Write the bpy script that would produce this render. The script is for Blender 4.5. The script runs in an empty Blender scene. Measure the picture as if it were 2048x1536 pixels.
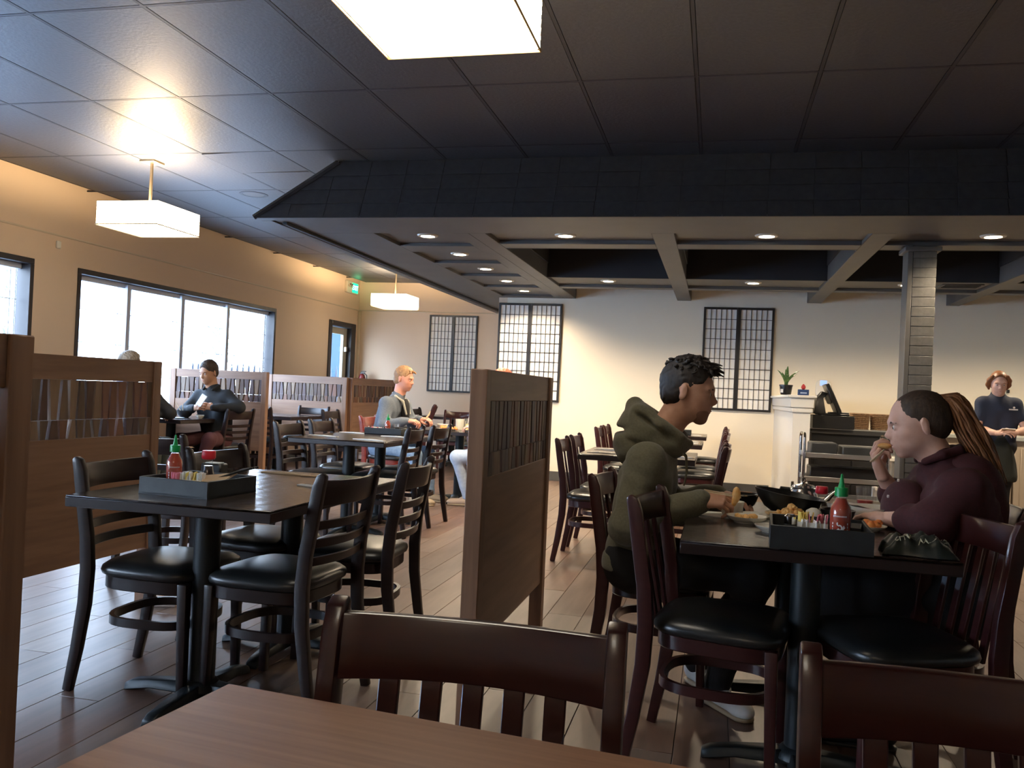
import bpy, bmesh, math, random
import numpy as np
from mathutils import Vector, Matrix
random.seed(7); np.random.seed(7)
PI = math.pi
SC = bpy.context.scene
COL = SC.collection
# ---------------------------------------------------------------- camera, world, lights, exposure
cam = bpy.data.objects.new('camera', bpy.data.cameras.new('camera')); COL.objects.link(cam)
cam.data.sensor_width = 36.0; cam.data.lens = 1720.0/2048*36; cam.data.clip_start = 0.02; cam.data.clip_end = 200
R3 = Matrix(((0.9719837367664146, -0.041631987540092695, 0.23133178137700558),
             (0.23076748570133876, -0.017950995475967672, -0.9728433220742713),
             (0.044654036824004616, 0.9989717410291861, -0.007840766572031402)))
cam.matrix_world = Matrix.Translation((0, 0, 1.19)) @ R3.to_4x4()
SC.camera = cam
w = bpy.data.worlds.new('daylight'); SC.world = w; w.use_nodes = True
wn = w.node_tree; bg = wn.nodes['Background']
tc = wn.nodes.new('ShaderNodeTexCoord'); sx = wn.nodes.new('ShaderNodeSeparateXYZ'); rp = wn.nodes.new('ShaderNodeValToRGB')
wn.links.new(tc.outputs['Generated'], sx.inputs[0]); wn.links.new(sx.outputs['Z'], rp.inputs[0]); wn.links.new(rp.outputs[0], bg.inputs[0])
rp.color_ramp.elements[0].position = 0.0; rp.color_ramp.elements[0].color = (0.66, 0.81, 1.0, 1)
rp.color_ramp.elements[1].position = 0.9; rp.color_ramp.elements[1].color = (0.40, 0.62, 1.0, 1)
bg.inputs[1].default_value = 22.0
SC.view_settings.view_transform = 'Standard'; SC.view_settings.look = 'None'
SC.view_settings.gamma = 1.0; SC.view_settings.use_curve_mapping = False
SC.view_settings.exposure = 0.15
SC.cycles.max_bounces = 8; SC.cycles.diffuse_bounces = 5; SC.cycles.glossy_bounces = 3; SC.cycles.transparent_max_bounces = 12
SC.cycles.sample_clamp_indirect = 6.0; SC.cycles.use_denoising = True

DOWN_W = 118.0; PEND_W = 40.0
DOWN_COL = (1.0, 0.80, 0.56); PEND_COL = (1.0, 0.74, 0.45)
CEIL = 2.945; SOF = 2.472; XL = -6.05; YB = 11.5; YC = 13.8; XR = 6.2; YN = -2.6

# ---------------------------------------------------------------- materials
MC = {}
def mat(name, col, rough=0.5, metal=0.0, col2=None, scale=(8, 8, 8), bump=0.0, coat=0.0, emit=0.0, ecol=None,
        trans=0.0, alpha=1.0, spec=None, noise=4.0, lo=0.35, hi=0.65, sheen=0.0, ior=None, kind='noise', coords='Object'):
    if name in MC: return MC[name]
    m = bpy.data.materials.new(name); m.use_nodes = True; nt = m.node_tree
    b = nt.nodes['Principled BSDF']; I = b.inputs
    I['Base Color'].default_value = (*col, 1); I['Roughness'].default_value = rough; I['Metallic'].default_value = metal
    if coat: I['Coat Weight'].default_value = coat; I['Coat Roughness'].default_value = 0.12
    if sheen: I['Sheen Weight'].default_value = sheen
    if spec is not None: I['Specular IOR Level'].default_value = spec
    if ior: I['IOR'].default_value = ior
    if trans: I['Transmission Weight'].default_value = trans
    if alpha < 1: I['Alpha'].default_value = alpha
    if emit:
        I['Emission Color'].default_value = (*(ecol or col), 1); I['Emission Strength'].default_value = emit
    t = nt.nodes.new('ShaderNodeTexCoord'); mp = nt.nodes.new('ShaderNodeMapping'); mp.inputs['Scale'].default_value = scale
    nt.links.new(t.outputs[coords], mp.inputs[0])
    if kind == 'wave':
        nz = nt.nodes.new('ShaderNodeTexWave'); nz.inputs['Scale'].default_value = 1.0; nz.inputs['Distortion'].default_value = noise
        nz.inputs['Detail'].default_value = 3.0; nz.inputs['Detail Scale'].default_value = 1.3
    else:
        nz = nt.nodes.new('ShaderNodeTexNoise'); nz.inputs['Scale'].default_value = 1.0; nz.inputs['Detail'].default_value = noise
    nt.links.new(mp.outputs[0], nz.inputs['Vector'])
    if col2:
        r = nt.nodes.new('ShaderNodeValToRGB'); r.color_ramp.elements[0].position = lo; r.color_ramp.elements[1].position = hi
        r.color_ramp.elements[0].color = (*col, 1); r.color_ramp.elements[1].color = (*col2, 1)
        nt.links.new(nz.outputs['Fac'], r.inputs[0]); nt.links.new(r.outputs[0], I['Base Color'])
    if bump:
        bp = nt.nodes.new('ShaderNodeBump'); bp.inputs['Strength'].default_value = bump; bp.inputs['Distance'].default_value = 0.004
        nt.links.new(nz.outputs['Fac'], bp.inputs['Height']); nt.links.new(bp.outputs[0], I['Normal'])
    m.diffuse_color = (*col, 1)
    MC[name] = m; return m
def pane_mat(name, tint=(1, 1, 1), rough=0.02, ior=1.45, milk=0.0, milkcol=(0.85, 0.87, 0.9)):
    if name in MC: return MC[name]
    m = bpy.data.materials.new(name); m.use_nodes = True; nt = m.node_tree; nt.nodes.remove(nt.nodes['Principled BSDF'])
    o = nt.nodes['Material Output']; tr = nt.nodes.new('ShaderNodeBsdfTransparent'); tr.inputs[0].default_value = (*tint, 1)
    gl = nt.nodes.new('ShaderNodeBsdfGlossy'); gl.inputs['Roughness'].default_value = rough
    lw = nt.nodes.new('ShaderNodeLayerWeight'); lw.inputs[0].default_value = 0.5; mx = nt.nodes.new('ShaderNodeMixShader')
    pw = nt.nodes.new('ShaderNodeMath'); pw.operation = 'POWER'; pw.inputs[1].default_value = 5.0
    fr = nt.nodes.new('ShaderNodeMath'); fr.operation = 'MULTIPLY_ADD'; fr.inputs[1].default_value = 0.7; fr.inputs[2].default_value = 0.04
    nt.links.new(lw.outputs['Facing'], pw.inputs[0]); nt.links.new(pw.outputs[0], fr.inputs[0])
    nt.links.new(fr.outputs[0], mx.inputs[0]); last = tr.outputs[0]
    if milk:
        df = nt.nodes.new('ShaderNodeBsdfDiffuse'); df.inputs[0].default_value = (*milkcol, 1)
        tl = nt.nodes.new('ShaderNodeBsdfTranslucent'); tl.inputs[0].default_value = (*milkcol, 1)
        m1 = nt.nodes.new('ShaderNodeMixShader'); m1.inputs[0].default_value = 0.5
        nt.links.new(df.outputs[0], m1.inputs[1]); nt.links.new(tl.outputs[0], m1.inputs[2])
        m2 = nt.nodes.new('ShaderNodeMixShader'); m2.inputs[0].default_value = milk
        nt.links.new(tr.outputs[0], m2.inputs[1]); nt.links.new(m1.outputs[0], m2.inputs[2]); last = m2.outputs[0]
    nt.links.new(last, mx.inputs[1]); nt.links.new(gl.outputs[0], mx.inputs[2]); nt.links.new(mx.outputs[0], o.inputs[0])
    MC[name] = m; return m

M_beige = mat('beige_wall_paint', (0.72, 0.54, 0.375), 0.75, bump=0.08, scale=(60, 60, 60))
M_cream = mat('cream_wall_paint', (0.80, 0.72, 0.57), 0.7, bump=0.05, scale=(60, 60, 60))
M_seam = mat('seam_trim_paint', (0.6, 0.48, 0.33), 0.6)
M_char = mat('charcoal_soffit_paint', (0.085, 0.080, 0.074), 0.5, col2=(0.10, 0.095, 0.086), scale=(3, 3, 3), bump=0.05)
M_black = mat('black_soffit_paint', (0.02, 0.02, 0.021), 0.7)
M_tile = mat('dark_ceiling_tile', (0.036, 0.037, 0.042), 0.48, col2=(0.048, 0.049, 0.055), scale=(45, 45, 45), bump=0.5, noise=6, spec=0.9)
M_grid = mat('ceiling_grid_metal', (0.034, 0.034, 0.038), 0.5)
M_plank = [mat('floor_plank_%s' % n, c, 0.36, col2=c2, scale=(14, 1.6, 14), bump=0.12, noise=7, spec=0.38)
           for n, c, c2 in (('russet', (0.115, 0.062, 0.042), (0.175, 0.10, 0.070)), ('brown', (0.095, 0.058, 0.044), (0.15, 0.095, 0.070)), ('grey', (0.12, 0.080, 0.062), (0.19, 0.13, 0.10)))]
M_gap = mat('dark_joint', (0.02, 0.014, 0.011), 0.8)
M_darkframe = mat('dark_window_frame', (0.022, 0.017, 0.017), 0.45)
M_alu_bloom = mat('bloom_paled_aluminium', (0.62, 0.66, 0.74), 0.45)  # aluminium with the window bloom put into its pale lavender colour
M_glass = pane_mat('window_glass')
M_acryl = pane_mat('frosted_acrylic', milk=0.22, milkcol=(0.78, 0.74, 0.66), rough=0.2)
M_pw = mat('partition_walnut', (0.20, 0.105, 0.060), 0.45, col2=(0.29, 0.16, 0.095), scale=(28, 28, 2), bump=0.12, noise=6)
M_pwh = mat('partition_walnut_level', (0.20, 0.105, 0.060), 0.45, col2=(0.29, 0.16, 0.095), scale=(1.8, 20, 22), bump=0.12, noise=7)
M_sl = [mat('slat_%s' % n, c, 0.5, col2=c2, scale=(30, 30, 5), bump=0.1) for n, c, c2 in (
    ('walnut', (0.085, 0.045, 0.03), (0.12, 0.065, 0.045)), ('umber', (0.11, 0.07, 0.045), (0.17, 0.11, 0.07)),
    ('chestnut', (0.16, 0.07, 0.04), (0.22, 0.10, 0.06)), ('oak', (0.21, 0.13, 0.075), (0.28, 0.18, 0.11)), ('plum', (0.075, 0.045, 0.045), (0.11, 0.065, 0.06)))]
M_esp = mat('espresso_wood', (0.012, 0.006, 0.006), 0.34, col2=(0.019, 0.009, 0.008), scale=(10, 10, 60), coat=0.12, spec=0.4)
M_maho = mat('mahogany_wood', (0.036, 0.009, 0.009), 0.28, col2=(0.046, 0.012, 0.011), scale=(10, 10, 60), coat=0.3, spec=0.4)
M_red = mat('cherry_wood', (0.16, 0.018, 0.009), 0.3, col2=(0.21, 0.028, 0.013), scale=(10, 10, 60), coat=0.4)
M_vinyl = mat('black_vinyl', (0.012, 0.013, 0.013), 0.33, bump=0.06, scale=(150, 150, 150), spec=0.6)
M_ttop = mat('dark_table_laminate', (0.022, 0.015, 0.013), 0.22, col2=(0.045, 0.032, 0.027), scale=(4, 26, 4), kind='wave', noise=5, bump=0.10)
M_tedge = mat('table_edge_band', (0.016, 0.008, 0.008), 0.35)
M_fgt = mat('brown_table_laminate', (0.30, 0.135, 0.072), 0.42, col2=(0.38, 0.185, 0.10), scale=(2.2, 70, 10), bump=0.06, noise=6)
M_iron = mat('black_cast_iron', (0.012, 0.016, 0.018), 0.42, bump=0.12, scale=(90, 90, 90), metal=0.3)
M_tray = mat('black_tray_wood', (0.009, 0.011, 0.012), 0.5, col2=(0.016, 0.019, 0.020), scale=(20, 20, 20), bump=0.06)
M_white = mat('white_ceramic', (0.80, 0.77, 0.68), 0.2)
M_paperw = mat('white_paper', (0.82, 0.81, 0.78), 0.8)
M_kraft = mat('tan_paper', (0.55, 0.40, 0.25), 0.8)
M_green = mat('green_plastic', (0.0, 0.28, 0.07), 0.35)
M_redp = mat('red_plastic', (0.65, 0.02, 0.04), 0.35)
M_hot = mat('red_chilli_sauce', (0.42, 0.055, 0.015), 0.25, col2=(0.36, 0.03, 0.01), scale=(40, 40, 40), coat=0.6)
M_soy = mat('dark_soy_sauce', (0.015, 0.006, 0.004), 0.1, coat=0.6)
M_clear = pane_mat('clear_plastic', tint=(0.96, 0.96, 0.95), milk=0.04)
M_print = mat('white_print', (0.80, 0.74, 0.70), 0.5)
M_steel = mat('polished_steel', (0.72, 0.70, 0.66), 0.16, metal=1.0)
M_brush = mat('brushed_steel', (0.55, 0.54, 0.51), 0.38, metal=0.9)
M_blackp = mat('black_plastic', (0.012, 0.012, 0.013), 0.4)
M_matte = mat('matte_black_wok', (0.006, 0.0065, 0.007), 0.42, bump=0.05, scale=(60, 60, 60))
M_shoji = mat('shoji_paper', (0.84, 0.83, 0.80), 0.8, bump=0.04, scale=(50, 50, 50))
M_shojif = mat('black_lacquer_frame', (0.013, 0.012, 0.014), 0.4)

# ---------------------------------------------------------------- mesh builder
class MB:
    def __init__(s): s.v = []; s.f = []
    def add(s, vs, fs, M=None):
        o = len(s.v)
        s.v += [tuple(M @ Vector(p)) for p in vs] if M is not None else [tuple(p) for p in vs]
        s.f += [tuple(i+o for i in f) for f in fs]; return s
    def box(s, x0, x1, y0, y1, z0, z1, M=None):
        return s.add([(x0,y0,z0),(x1,y0,z0),(x1,y1,z0),(x0,y1,z0),(x0,y0,z1),(x1,y0,z1),(x1,y1,z1),(x0,y1,z1)],
              [(0,3,2,1),(4,5,6,7),(0,1,5,4),(1,2,6,5),(2,3,7,6),(3,0,4,7)], M)
    def lathe(s, prof, n=20, M=None, sx=1.0, sy=1.0, c=(0,0,0), ring=False):
        if ring: prof = list(prof)+[prof[0]]
        vs=[]; fs=[]; k=len(prof)
        for r, z in prof:
            for i in range(n):
                a=2*PI*i/n; vs.append((c[0]+r*math.cos(a)*sx, c[1]+r*math.sin(a)*sy, c[2]+z))
        for j in range(k-1):
            for i in range(n):
                i2=(i+1)%n; fs.append((j*n+i, j*n+i2, (j+1)*n+i2, (j+1)*n+i))
        if not ring: fs.append(tuple(range(n-1,-1,-1))); fs.append(tuple((k-1)*n+i for i in range(n)))
        return s.add(vs, fs, M)
    def tube(s, pts, r, n=8, M=None, closed=False, flat=1.0):
        pts=[Vector(p) for p in pts]; m=len(pts); vs=[]; fs=[]
        rs = r if isinstance(r,(list,tuple)) else [r]*m
        up=None
        for i,p in enumerate(pts):
            a=pts[(i-1)%m] if (closed or i>0) else p; b=pts[(i+1)%m] if (closed or i<m-1) else p
            t=(b-a).normalized()
            if up is None: up = Vector((0,0,1)) if abs(t.z)<0.9 else Vector((1,0,0))
            sd=t.cross(up).normalized(); u=sd.cross(t).normalized(); up=u
            for k in range(n):
                a_=2*PI*k/n; vs.append(p+sd*math.cos(a_)*rs[i]+u*math.sin(a_)*rs[i]*flat)
        for i in range(m if closed else m-1):
            j=(i+1)%m
            for k in range(n):
                k2=(k+1)%n; fs.append((i*n+k,i*n+k2,j*n+k2,j*n+k))
        if not closed: fs.append(tuple(range(n-1,-1,-1))); fs.append(tuple((m-1)*n+k for k in range(n)))
        return s.add(vs, fs, M)
    def prism(s, poly, h, M=None):      # poly in local xy, extruded 0..h along z
        n=len(poly); vs=[(x,y,0) for x,y in poly]+[(x,y,h) for x,y in poly]
        fs=[tuple(range(n-1,-1,-1)), tuple(range(n,2*n))]+[(i,(i+1)%n,n+(i+1)%n,n+i) for i in range(n)]
        return s.add(vs, fs, M)
    def loft(s, rings, M=None, cap=True):
        n=len(rings[0]); vs=[p for r in rings for p in r]; fs=[]
        for j in range(len(rings)-1):
            for i in range(n):
                i2=(i+1)%n; fs.append((j*n+i,j*n+i2,(j+1)*n+i2,(j+1)*n+i))
        if cap: fs.append(tuple(range(n-1,-1,-1))); fs.append(tuple((len(rings)-1)*n+i for i in range(n)))
        return s.add(vs, fs, M)
    def mesh(s, name, m, bevel=0.0, seg=1, ang=38):
        me=bpy.data.meshes.new(name); me.from_pydata(s.v,[],s.f)
        bm=bmesh.new(); bm.from_mesh(me)
        bmesh.ops.recalc_face_normals(bm, faces=bm.faces)
        if bevel:
            es=[e for e in bm.edges if len(e.link_faces)==2 and e.calc_face_angle(0)>0.6]
            bmesh.ops.bevel(bm, geom=es, offset=bevel, segments=seg, affect='EDGES', profile=0.5, clamp_overlap=True)
        bm.to_mesh(me); bm.free()
        me.polygons.foreach_set('use_smooth', [True]*len(me.polygons))
        me.set_sharp_from_angle(angle=math.radians(ang))
        if m: me.materials.append(m)
        return me
    def build(s, name, m, parent=None, bevel=0.0, seg=1, ang=38):
        return ob(name, s.mesh(name, m, bevel, seg, ang), parent)
def ob(name, me, parent=None, loc=None, M=None):
    o=bpy.data.objects.new(name, me); COL.objects.link(o)
    if parent: o.parent=parent
    if loc is not None: o.location=loc
    if M is not None: o.matrix_local=M
    return o
def tag(o, label, cat, group=None):
    o['label']=label; o['category']=cat
    if group: o['group']=group
    return o
def thing(name, label, cat, loc=(0,0,0), rz=0.0, group=None):
    o=bpy.data.objects.new(name, None); COL.objects.link(o); o.location=loc; o.rotation_euler=(0,0,rz)
    o.empty_display_size=0.1
    return tag(o, label, cat, group)
def dup(o, loc, rz=0.0, label=None, group=None):
    def cp(a, par):
        c=a.copy(); COL.objects.link(c); c.parent=par
        for ch in a.children: cp(ch, c)
        return c
    c=cp(o, None); c.location=loc; c.rotation_euler=(0,0,rz)
    if label: c['label']=label
    if group: c['group']=group
    return c
def struct(o): o['kind']='structure'; return o
def RX(a): return Matrix.Rotation(a,4,'X')
def RY(a): return Matrix.Rotation(a,4,'Y')
def RZ(a): return Matrix.Rotation(a,4,'Z')
def TR(x,y,z): return Matrix.Translation((x,y,z))
def text_mb(txt, size, depth=0.0008, M=None, mb=None, spacing=1.0):
    cu=bpy.data.curves.new('lettering','FONT'); cu.body=txt; cu.size=size; cu.extrude=depth; cu.align_x='CENTER'; cu.align_y='CENTER'; cu.space_character=spacing
    cu.resolution_u=2
    o=bpy.data.objects.new('lettering',cu); COL.objects.link(o)
    dg=bpy.context.evaluated_depsgraph_get(); me=bpy.data.meshes.new_from_object(o.evaluated_get(dg))
    mb = mb or MB(); mb.add([v.co for v in me.vertices],[tuple(p.vertices) for p in me.polygons],M)
    bpy.data.objects.remove(o); bpy.data.curves.remove(cu); bpy.data.meshes.remove(me)
    return mb
def lamp(name, kind, loc, power, col, parent=None, size=0.1, rot=None, spot=None, size_y=None):
    l=bpy.data.lights.new(name, kind); l.energy=power; l.color=col
    if kind=='SPOT': l.spot_size=spot; l.spot_blend=0.6; l.shadow_soft_size=size
    elif kind=='POINT': l.shadow_soft_size=size
    elif kind=='AREA':
        l.size=size
        if size_y: l.shape='RECTANGLE'; l.size_y=size_y
    o=bpy.data.objects.new(name,l); COL.objects.link(o); o.location=loc
    if rot: o.rotation_euler=rot
    if parent: o.parent=parent
    return o

# ---------------------------------------------------------------- room shell
fl = MB().box(XL-0.2, XR, YN, YC+0.2, -0.08, -0.012).build('floor', M_gap); struct(fl)
PW, PL = 0.185, 1.25
pm = [[MB().box(-PW/2+0.0011, PW/2-0.0011, -PL/2+0.0011, PL/2-0.0011, -0.012, 0.0).mesh('plank', m, bevel=0.0012) for _ in (0,)][0] for m in M_plank]
rest = MB(); cnt = 0
nx0 = int(XL/PW)-1; nx1 = int(XR/PW)+1
for ix in range(nx0, nx1):
    cx = ix*PW; off = (ix*0.437) % 1.0 * PL
    y = YN - off
    while y < YC:
        cy = y + PL/2
        near = (-3.75 < cx < 1.75 and 1.3 < cy < 8.9) or (-6 < cx <= -3.75 and 5.5 < cy < 7.6 and False)
        if near and cnt < 230:
            ob('plank', pm[(ix*7+int(cy*3)) % 3], fl, (cx, cy, 0)); cnt += 1
        elif cx-PW/2 >= XL-0.15 and cx+PW/2 <= XR:
            rest.box(cx-PW/2+0.0011, cx+PW/2-0.0011, max(y+0.0016, YN), min(y+PL-0.0016, YC), -0.012, 0)
        y += PL
rf = rest.build('plank_field', M_plank[1], fl); rf['kind'] = 'stuff'

# ceiling: dark 2x4 ft tiles in a lay-in grid
ce = MB().box(XL-0.2, XR, YN, YC+0.2, CEIL+0.06, CEIL+0.12).build('ceiling', M_black); struct(ce)
TX, TY = 0.64, 1.21; X0 = -4.015; Y0 = 4.76
tmesh = MB().box(-TX/2+0.0095, TX/2-0.0095, -TY/2+0.0095, TY/2-0.0095, 0.0, 0.016).mesh('ceiling_tile', M_tile, bevel=0.004)
grid = MB(); ti = 0
for i in range(-4, 17):
    gx = X0+i*TX
    if XL < gx < XR: grid.box(gx-0.009, gx+0.009, YN, YC, CEIL-0.002, CEIL+0.012)
for j in range(-7, 9):
    gy = Y0+j*TY
    if YN < gy < YC: grid.box(XL, XR, gy-0.009, gy+0.009, CEIL-0.0015, CEIL+0.0125)
grid.build('ceiling_grid', M_grid, ce)
for i in range(-4, 16):
    for j in range(-7, 8):
        cx = X0+(i+0.5)*TX; cy = Y0+(j+0.5)*TY
        if cx-TX/2 < XL-0.4 or cx > XR-TX/2 or cy+TY/2 > YC+0.9: continue
        if cx > -2.2 and cy > 7.7: continue
        o = ob('ceiling_tile', tmesh, ce, (cx+0.0, cy, CEIL-0.001))
        if cx-TX/2 < XL or cy+TY/2 > YC:      # cut tiles at the walls
            x0=max(cx-TX/2+0.0095, XL); y1=min(cy+TY/2-0.0095, YC)
            o.data = MB().box(x0-cx, TX/2-0.0095, -TY/2+0.0095, y1-cy, 0, 0.016).mesh('ceiling_tile', M_tile)
        if i == 0 and j == 1:                  # the dropped half tile by the soffit
            o.data = MB().box(-TX/2+0.0095, TX/2-0.0095, -TY/2+0.0095, -0.02, 0, 0.016).mesh('ceiling_tile', M_tile)
            o.location.z -= 0.002; o.rotation_euler = (0, math.radians(-1.2), 0)
            ob('ceiling_tile', MB().box(-TX/2+0.0095, TX/2-0.0095, 0.01, TY/2-0.0095, 0, 0.016).mesh('ceiling_tile', M_tile), ce, (cx, cy, CEIL-0.001))
# walls
def wall_with_holes(name, m, holes, x, y0, y1, z1, th):      # wall in the YZ plane
    mb = MB(); ys = sorted({y0, y1, *[h[0] for h in holes], *[h[1] for h in holes]})
    for a, b in zip(ys, ys[1:]):
        hs = [h for h in holes if h[0] <= a and h[1] >= b]
        if hs:
            h = hs[0]
            if h[2] > 0: mb.box(x-th, x, a, b, 0, h[2])
            mb.box(x-th, x, a, b, h[3], z1)
        else: mb.box(x-th, x, a, b, 0, z1)
    return struct(mb.build(name, m))
WINS = [(-1.6, 2.35, 0.78, 2.19), (2.75, 6.55, 0.78, 2.19), (7.1, 10.95, 0.78, 2.19)]
DOOR = (12.7, 13.62, 0.0, 2.19)
wall_with_holes('wall_left', M_beige, WINS+[DOOR], XL, YN, YC+0.15, CEIL+0.06, 0.16)
struct(MB().box(XL, -2.97, YC, YC+0.15, 0, CEIL+0.06).build('wall_alcove', M_beige))
struct(MB().box(-2.97, -2.85, YB, YC, 0, CEIL+0.06).build('wall_return', M_beige))
struct(MB().box(-2.85, XR, YB, YB+0.15, 0, CEIL+0.06).build('wall_back', M_cream))
struct(MB().box(XR, XR+0.15, YN, YB+0.15, 0, CEIL+0.06).build('wall_right', M_cream))
struct(MB().box(XL-0.16, XR+0.15, YN-0.15, YN, 0, CEIL+0.06).build('wall_near', M_beige))
struct(MB().box(-2.85, 0.70, YB-0.018, YB, 0, 0.125).build('baseboard_back', mat('grey_baseboard', (0.075,0.072,0.065), 0.5), bevel=0.004))
struct(MB().box(XL, XL+0.018, YN, DOOR[0]-0.08, 0, 0.12).build('baseboard_left', MC['grey_baseboard'], bevel=0.004))
struct(MB().box(XL, XL+0.012, YN, YC, 2.445, 2.462).build('trim_1', M_seam, bevel=0.004))
struct(MB().box(XL, -2.97, YC-0.012, YC, 2.445, 2.462).build('trim_2', M_seam, bevel=0.004))
struct(MB().box(XL, XL+0.05, YC-0.05, YC, 0, 2.44).build('trim_3', M_seam, bevel=0.008))
# windows
def window(n, y0, y1, z0, z1, mull):
    w_ = thing('window_%d' % n, '', ''); del w_['label']; del w_['category']; w_['kind']='structure'; w_.location=(XL, y0, z0)
    L=y1-y0; H=z1-z0
    MB().box(-0.15,0.012,0,L,H-0.05,H).box(-0.15,0.012,0,L,0,0.04).box(-0.15,0.012,0,0.045,0.04,H-0.05).box(-0.15,0.012,L-0.045,L,0.04,H-0.05).build('window_frame', M_darkframe, w_, bevel=0.003)
    MB().box(-0.13,-0.085,0.045,L-0.045,H-0.10,H-0.05).box(-0.13,-0.085,0.045,L-0.045,0.04,0.09).build('sash_rail', M_alu_bloom, w_, bevel=0.003)
    ys=[0.045]+[m-y0 for m in mull]+[L-0.045]
    for m in ys[1:-1]: MB().box(-0.14,-0.05,m-0.03,m+0.03,0.05,H-0.06).build('mullion', M_darkframe if n<0 else M_alu_bloom, w_, bevel=0.003)
    for a,b in zip(ys,ys[1:]):
        g=MB().box(-0.108,-0.102,a+0.03,b-0.03,0.07,H-0.08).build('pane', M_glass, w_)
        mt=MB()
        for k in (1,2,3): mt.box(-0.112,-0.098,a+0.03,b-0.03,H-0.05-k*(H-0.1)/4-0.003,H-0.05-k*(H-0.1)/4+0.003)
        mt.box(-0.112,-0.098,b-0.11,b-0.104,0.07,H-0.08).box(-0.112,-0.098,a+0.10,a+0.106,0.07,H-0.08)
        mt.build('glazing_bar', M_alu_bloom, w_)
window(1, 2.75, 6.55, 0.78, 2.19, [3.7, 4.65, 5.6])
window(2, 7.1, 10.95, 0.78, 2.19, [7.93, 8.88, 9.84])
window(3, -1.6, 2.35, 0.78, 2.19, [-0.6, 0.4, 1.4])
# glazed side door
dr = bpy.data.objects.new('door_1', None); COL.objects.link(dr); dr['kind']='structure'; dr.location=(XL, DOOR[0], 0)
DW = DOOR[1]-DOOR[0]
MB().box(-0.15,0.02,-0.05,0.05,0,2.2).box(-0.15,0.02,DW-0.13,DW+0.05,0,2.2).box(-0.15,0.02,0.05,DW-0.13,2.12,2.2).build('door_casing', M_darkframe, dr, bevel=0.004)
MB().box(-0.11,-0.06,0.05,0.10,0.02,2.11).box(-0.11,-0.06,DW-0.27,DW-0.13,0.02,2.11).box(-0.11,-0.06,0.10,DW-0.27,2.0,2.11).box(-0.11,-0.06,0.10,DW-0.27,0.02,0.3).build('door_leaf', mat('beige_door_paint',(0.40,0.36,0.27),0.5), dr, bevel=0.003)
MB().box(-0.088,-0.082,0.10,DW-0.27,0.3,2.0).build('pane', M_glass, dr)
dh=MB().box(-0.06,-0.02,DW-0.24,DW-0.19,1.72,1.80).box(-0.06,-0.035,DW-0.22,DW-0.19,1.06,1.16).build('door_handle', mat('door_hardware',(0.75,0.72,0.66),0.3,metal=0.6), dr, bevel=0.004)
# soffit
SX0, SY0 = -3.6, 6.12
so = bpy.data.objects.new('ceiling_soffit', None); COL.objects.link(so); struct(so)
PZ = SOF+0.035
beams=[(-2.045,-1.9),(-0.55,-0.37),(1.075,1.245),(2.70,2.85),(4.32,4.47),(5.9,6.05)]
for (a,b) in beams:
    e = YB if a>-2 else YC if False else YB
    MB().box(a,b,6.8,e,SOF,SOF+0.17).build('beam', M_char, so, bevel=0.004)
MB().box(SX0+0.09,XR,SY0+0.09,6.8,SOF,SOF+0.06).build('front_board', M_char, so, bevel=0.003)
MB().box(SX0,XR,SY0-.008,SY0+0.09,SOF-0.012,SOF+0.004).box(SX0,SX0+0.09,SY0+0.09,YC,SOF-0.012,SOF+0.004).build('fascia', M_char, so, bevel=0.004)
MB().box(SX0+0.13,SX0+0.17,SY0+0.2,YC,SOF-0.022,SOF+0.0).build('edge_bead', M_black, so, bevel=0.004)
cy=[(6.77,7.42),(7.75,8.43),(8.74,9.37),(9.70,10.35),(10.66,11.30)]
left=MB(); ys=[6.8]+[v for p in cy for v in p][1:]+[YB]
left.box(SX0+0.09,-2.88,6.8,YC,SOF,SOF+0.06).box(-2.17,-2.045,6.8,YB,SOF,SOF+0.06)
prev=6.8
for a,b in cy:
    if a>prev: left.box(-2.88,-2.17,prev,a,SOF,SOF+0.06)
    prev=b
left.box(-2.88,-2.17,prev,YB,SOF,SOF+0.06)
left.build('side_board', M_char, so, bevel=0.002)
MB().box(-2.9,-2.1,6.7,YB,SOF+0.028,SOF+0.045).build('recess_panel', M_char, so)
bx=[b for p in beams for b in p][1:]
for k in range(5):
    x0=beams[k][1]; x1=beams[k+1][0]
    MB().box(x0,x1,6.8,7.29,PZ,PZ+0.02).build('recess_panel', M_char, so)
    MB().box(x0,x1,7.29,7.50,SOF,SOF+0.05).build('cross_board', M_char, so, bevel=0.003)
    MB().box(x0,x1,7.50,7.53,SOF,CEIL).build('well_board', M_black, so)
    MB().box(x0,x1,9.46,9.49,SOF+0.01,CEIL).build('well_board', M_black, so)
    MB().box(x0,x1,9.49,10.22,PZ,PZ+0.02).build('recess_panel', M_char, so)
    MB().box(x0,x1,10.22,10.38,SOF,SOF+0.12).build('cross_board', M_char, so, bevel=0.003)
    MB().box(x0-0.01,x0+0.01,7.5,9.46,SOF+0.17,CEIL).box(x1-0.01,x1+0.01,7.5,9.46,SOF+0.17,CEIL).build('well_board', M_black, so)
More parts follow.
